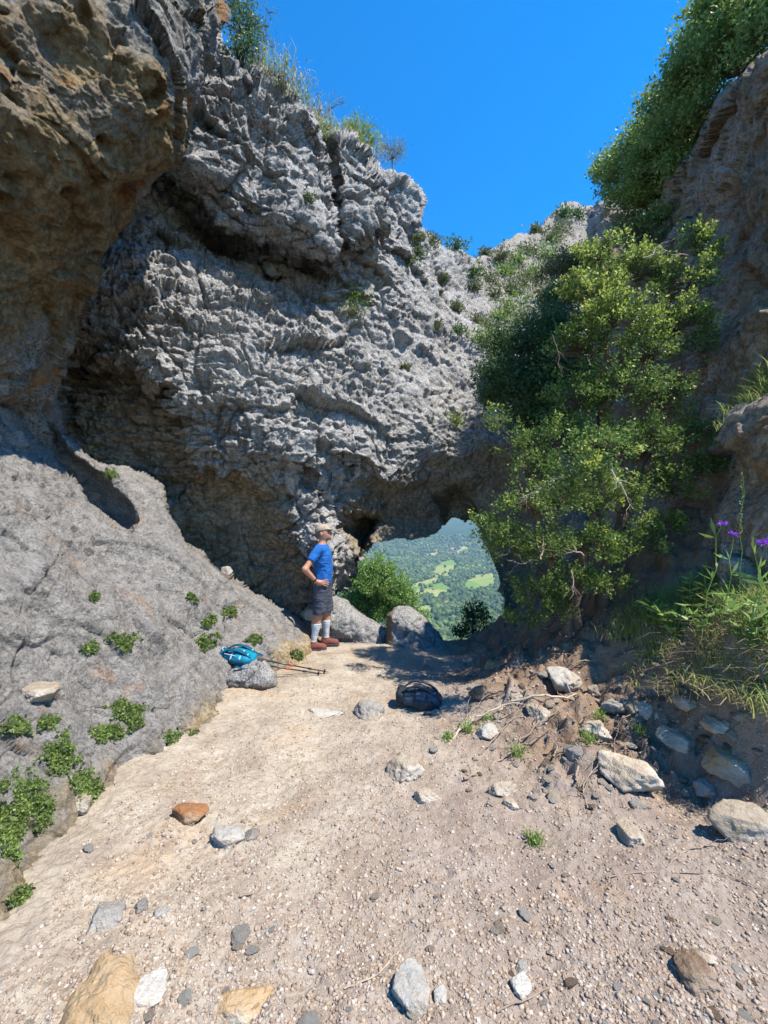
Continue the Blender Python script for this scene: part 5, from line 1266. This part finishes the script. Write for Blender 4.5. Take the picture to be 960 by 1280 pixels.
# ================================================================== packs and poles
M['teal'] = cloth('teal_nylon', (.0, .17, .27), .6, wr=22); M['tealdk'] = cloth('dark_teal_nylon', (.004, .07, .12), .6, wr=22); M['blk'] = cloth('black_nylon', (.022, .028, .036), .55, wr=25)
M['slate'] = cloth('slate_nylon', (.045, .065, .085), .5, wr=20); M['strapg'] = cloth('pale_grey_strap', (.30, .38, .44), .7); M['aqua'] = cloth('aqua_clip', (.05, .55, .48), .5)
def strap_mesh(pts, w_, th=.004):
    pts = np.array(pts, float); T = nrm(np.gradient(pts, axis=0)); S = nrm(np.cross(T, [0.1, 0.2, 1.])); N = np.cross(S, T)
    ring = np.stack([pts + S * w_ / 2 + N * th, pts - S * w_ / 2 + N * th, pts - S * w_ / 2 - N * th, pts + S * w_ / 2 - N * th], 1).reshape(-1, 3)
    n = len(pts); f = [[4 * i + j, 4 * i + (j + 1) % 4, 4 * i + 4 + (j + 1) % 4, 4 * i + 4 + j] for i in range(n - 1) for j in range(4)] + [[3, 2, 1, 0], [4 * n - 4, 4 * n - 3, 4 * n - 2, 4 * n - 1]]
    return ring, np.array(f)
def curve(pts, n=18):
    pts = np.array(pts, float); t = np.linspace(0, len(pts) - 1, n); out = []
    for k in range(3): out.append(np.interp(t, np.arange(len(pts)), pts[:, k]))
    P = np.stack(out, 1)
    for _ in range(3): P[1:-1] = (P[:-2] + 2 * P[1:-1] + P[2:]) / 4
    return P
def pack_parts(root, L, W, H, m_body, m_dark, m_strap, m_clip, seed):
    def body(P):
        taper = 1 - .25 * sstep(0, L, np.abs(P[:, 0]))
        q = P / np.stack([np.ones(len(P)), taper, taper], 1)
        d = rbox(q, (0, 0, H), (L, W, H), min(H, W) * .75)
        d = smin(d, ellip(P, (.02, -W * .55, H * .95), (L * .7, W * .6, H * .75)), .03)
        return d + .012 * fbm(P * 9 + seed, 3, seed) + .004 * np.abs(np.sin(P[:, 0] * 40)) * 0
    V, Q = surface_nets(body, (-L * 1.3, -W * 1.6, -.02), (L * 1.3, W * 1.6, H * 2.6), .008); b_ = mesh_np('pack_body', V, Q, m_body, root)
    zp = curve([(-L * .8, -W * .75, H * 1.55), (-L * .2, -W * .98, H * 1.62), (L * .4, -W * .9, H * 1.5), (L * .85, -W * .5, H * 1.2)]); V, Q = tube(zp, .006, 5, False); mesh_np('zip', V, Q, m_strap, b_)
    def pocket(P): return rbox(P, (L * .15, -W * 1.05, H * .75), (L * .5, .028, H * .5), .026) + .006 * fbm(P * 12, 2, seed)
    V, Q = surface_nets(pocket, (-L, -W * 1.7, 0), (L * 1.2, -W * .5, H * 2), .008); mesh_np('pocket', V, Q, m_dark, root)
    def lid(P): return rbox(P, (-L * .98, 0, H * .95), (.05, W * .8, H * .75), .045) + .008 * fbm(P * 10, 2, seed + 1)
    V, Q = surface_nets(lid, (-L * 1.6, -W * 1.3, 0), (-L * .4, W * 1.3, H * 2.2), .008); mesh_np('top_lid', V, Q, m_dark, root)
    for s in (-1, 1):
        c = curve([(-L * .9, s * W * .5, H * 1.5), (-L * .5, s * W * .6, H * 2.35), (L * .1, s * W * .6, H * 2.3), (L * .7, s * W * .55, H * 1.7), (L * .9, s * W * .5, H * .9)])
        V, Q = strap_mesh(c, .045, .007); st = mesh_np('shoulder_strap', V, Q, m_dark, root)
        V, Q = surface_nets(lambda P: rbox(P, c[12], (.018, .014, .007), .004), c[12] - .04, c[12] + .04, .004); mesh_np('buckle', V, Q, m_clip, st)
        c2 = curve([(L * .8, s * W * .9, H * .6), (L * 1.15, s * W * 1.3, .03), (L * .7, s * W * 1.7, .02), (L * .2, s * W * 1.75, .03)]); V, Q = strap_mesh(c2, .03, .003); mesh_np('hip_belt', V, Q, m_dark, root)
    for k in (-.3, .25):
        c = curve([(L * k, -W * 1.08, H * .3), (L * k, -W * 1.22, H * 1.0), (L * k, -W * .9, H * 1.7), (L * k, 0, H * 2.02)]); V, Q = strap_mesh(c, .016, .003); mesh_np('compression_strap', V, Q, m_strap, root)
    c = curve([(-L * 1.0, -.03, H * 1.5), (-L * 1.12, -.02, H * 1.95), (-L * 1.12, .02, H * 1.95), (-L * 1.0, .03, H * 1.5)]); V, Q = tube(c, .007, 5, False); mesh_np('haul_loop', V, Q, m_strap, root)
P1, N1 = SLOPE.at(303, 822); 
p1 = empty('backpack', (P1[0], P1[1] - .08, P1[2] + .0), R(-8)); p1.rotation_euler = (R(8), R(6), R(-8))
tag(p1, 'teal blue hiking backpack lying on the rock slope beside trekking poles', 'backpack')
pack_parts(p1, .175, .10, .062, M['teal'], M['tealdk'], M['strapg'], M['aqua'], 3)
g2 = gat(528, 890); p2 = empty('backpack', (g2[0], g2[1] + .14, g2[2] - .01)); p2.rotation_euler = (0, R(3), R(-10))
tag(p2, 'dark slate backpack lying on the path in front of the arch', 'backpack')
pack_parts(p2, .19, .115, .085, M['slate'], M['blk'], M['blk'], M['strapg'], 9)
grip = simple('cork_grip', (.05, .045, .04), .8, vs=60); pole_m = simple('pole_metal', (.05, .05, .055), .35, .5, metal=.6, vs=20); red = simple('red_clip', (.45, .05, .04), .5)
def pole(ua, va, ub, vb, da, db, lab):
    a = pt(ua, va, da); b_ = pt(ub, vb, db); gb = gz(b_[0], b_[1])[0]
    b_[2] = gb + .02
    e = empty('trekking_pole', a); tag(e, lab, 'trekking pole'); d = b_ - a
    V, Q = tube(np.array([d * t for t in (.12, .45, .46, .95)]), [.009, .009, .0075, .006], 8); mesh_np('shaft', V, Q, pole_m, e)
    V, Q = tube(np.array([d * t for t in (-.02, 0, .03, .08, .13)]), [.012, .019, .015, .017, .011], 8); gr_ = mesh_np('grip', V, Q, grip, e)
    V, Q = strap_mesh(curve([(0, 0, 0), (-.03, -.05, -.02), (.02, -.10, -.03), (.05, -.03, .01)]), .015, .002); mesh_np('wrist_loop', V, Q, M['blk'], gr_)
    for t in (.45, .72):
        V, Q = tube(np.array([d * t - nrm(d) * .018, d * t + nrm(d) * .018]), [.012, .012], 6); mesh_np('clamp', V, Q, red if t < .5 else M['blk'], e)
    V, Q = tube(np.array([d * .94, d * .945, d * .955]), [.01, .028, .012], 8); mesh_np('basket', V, Q, M['blk'], e)
    V, Q = tube(np.array([d * .95, d * 1.0]), [.006, .002], 6); mesh_np('tip', V, Q, pole_m, e)
pole(324, 824, 410, 843, 4.55, 4.9, 'upper trekking pole lying out from the teal pack onto the path')
pole(322, 830, 402, 846, 4.48, 4.8, 'lower trekking pole lying out from the teal pack onto the path')
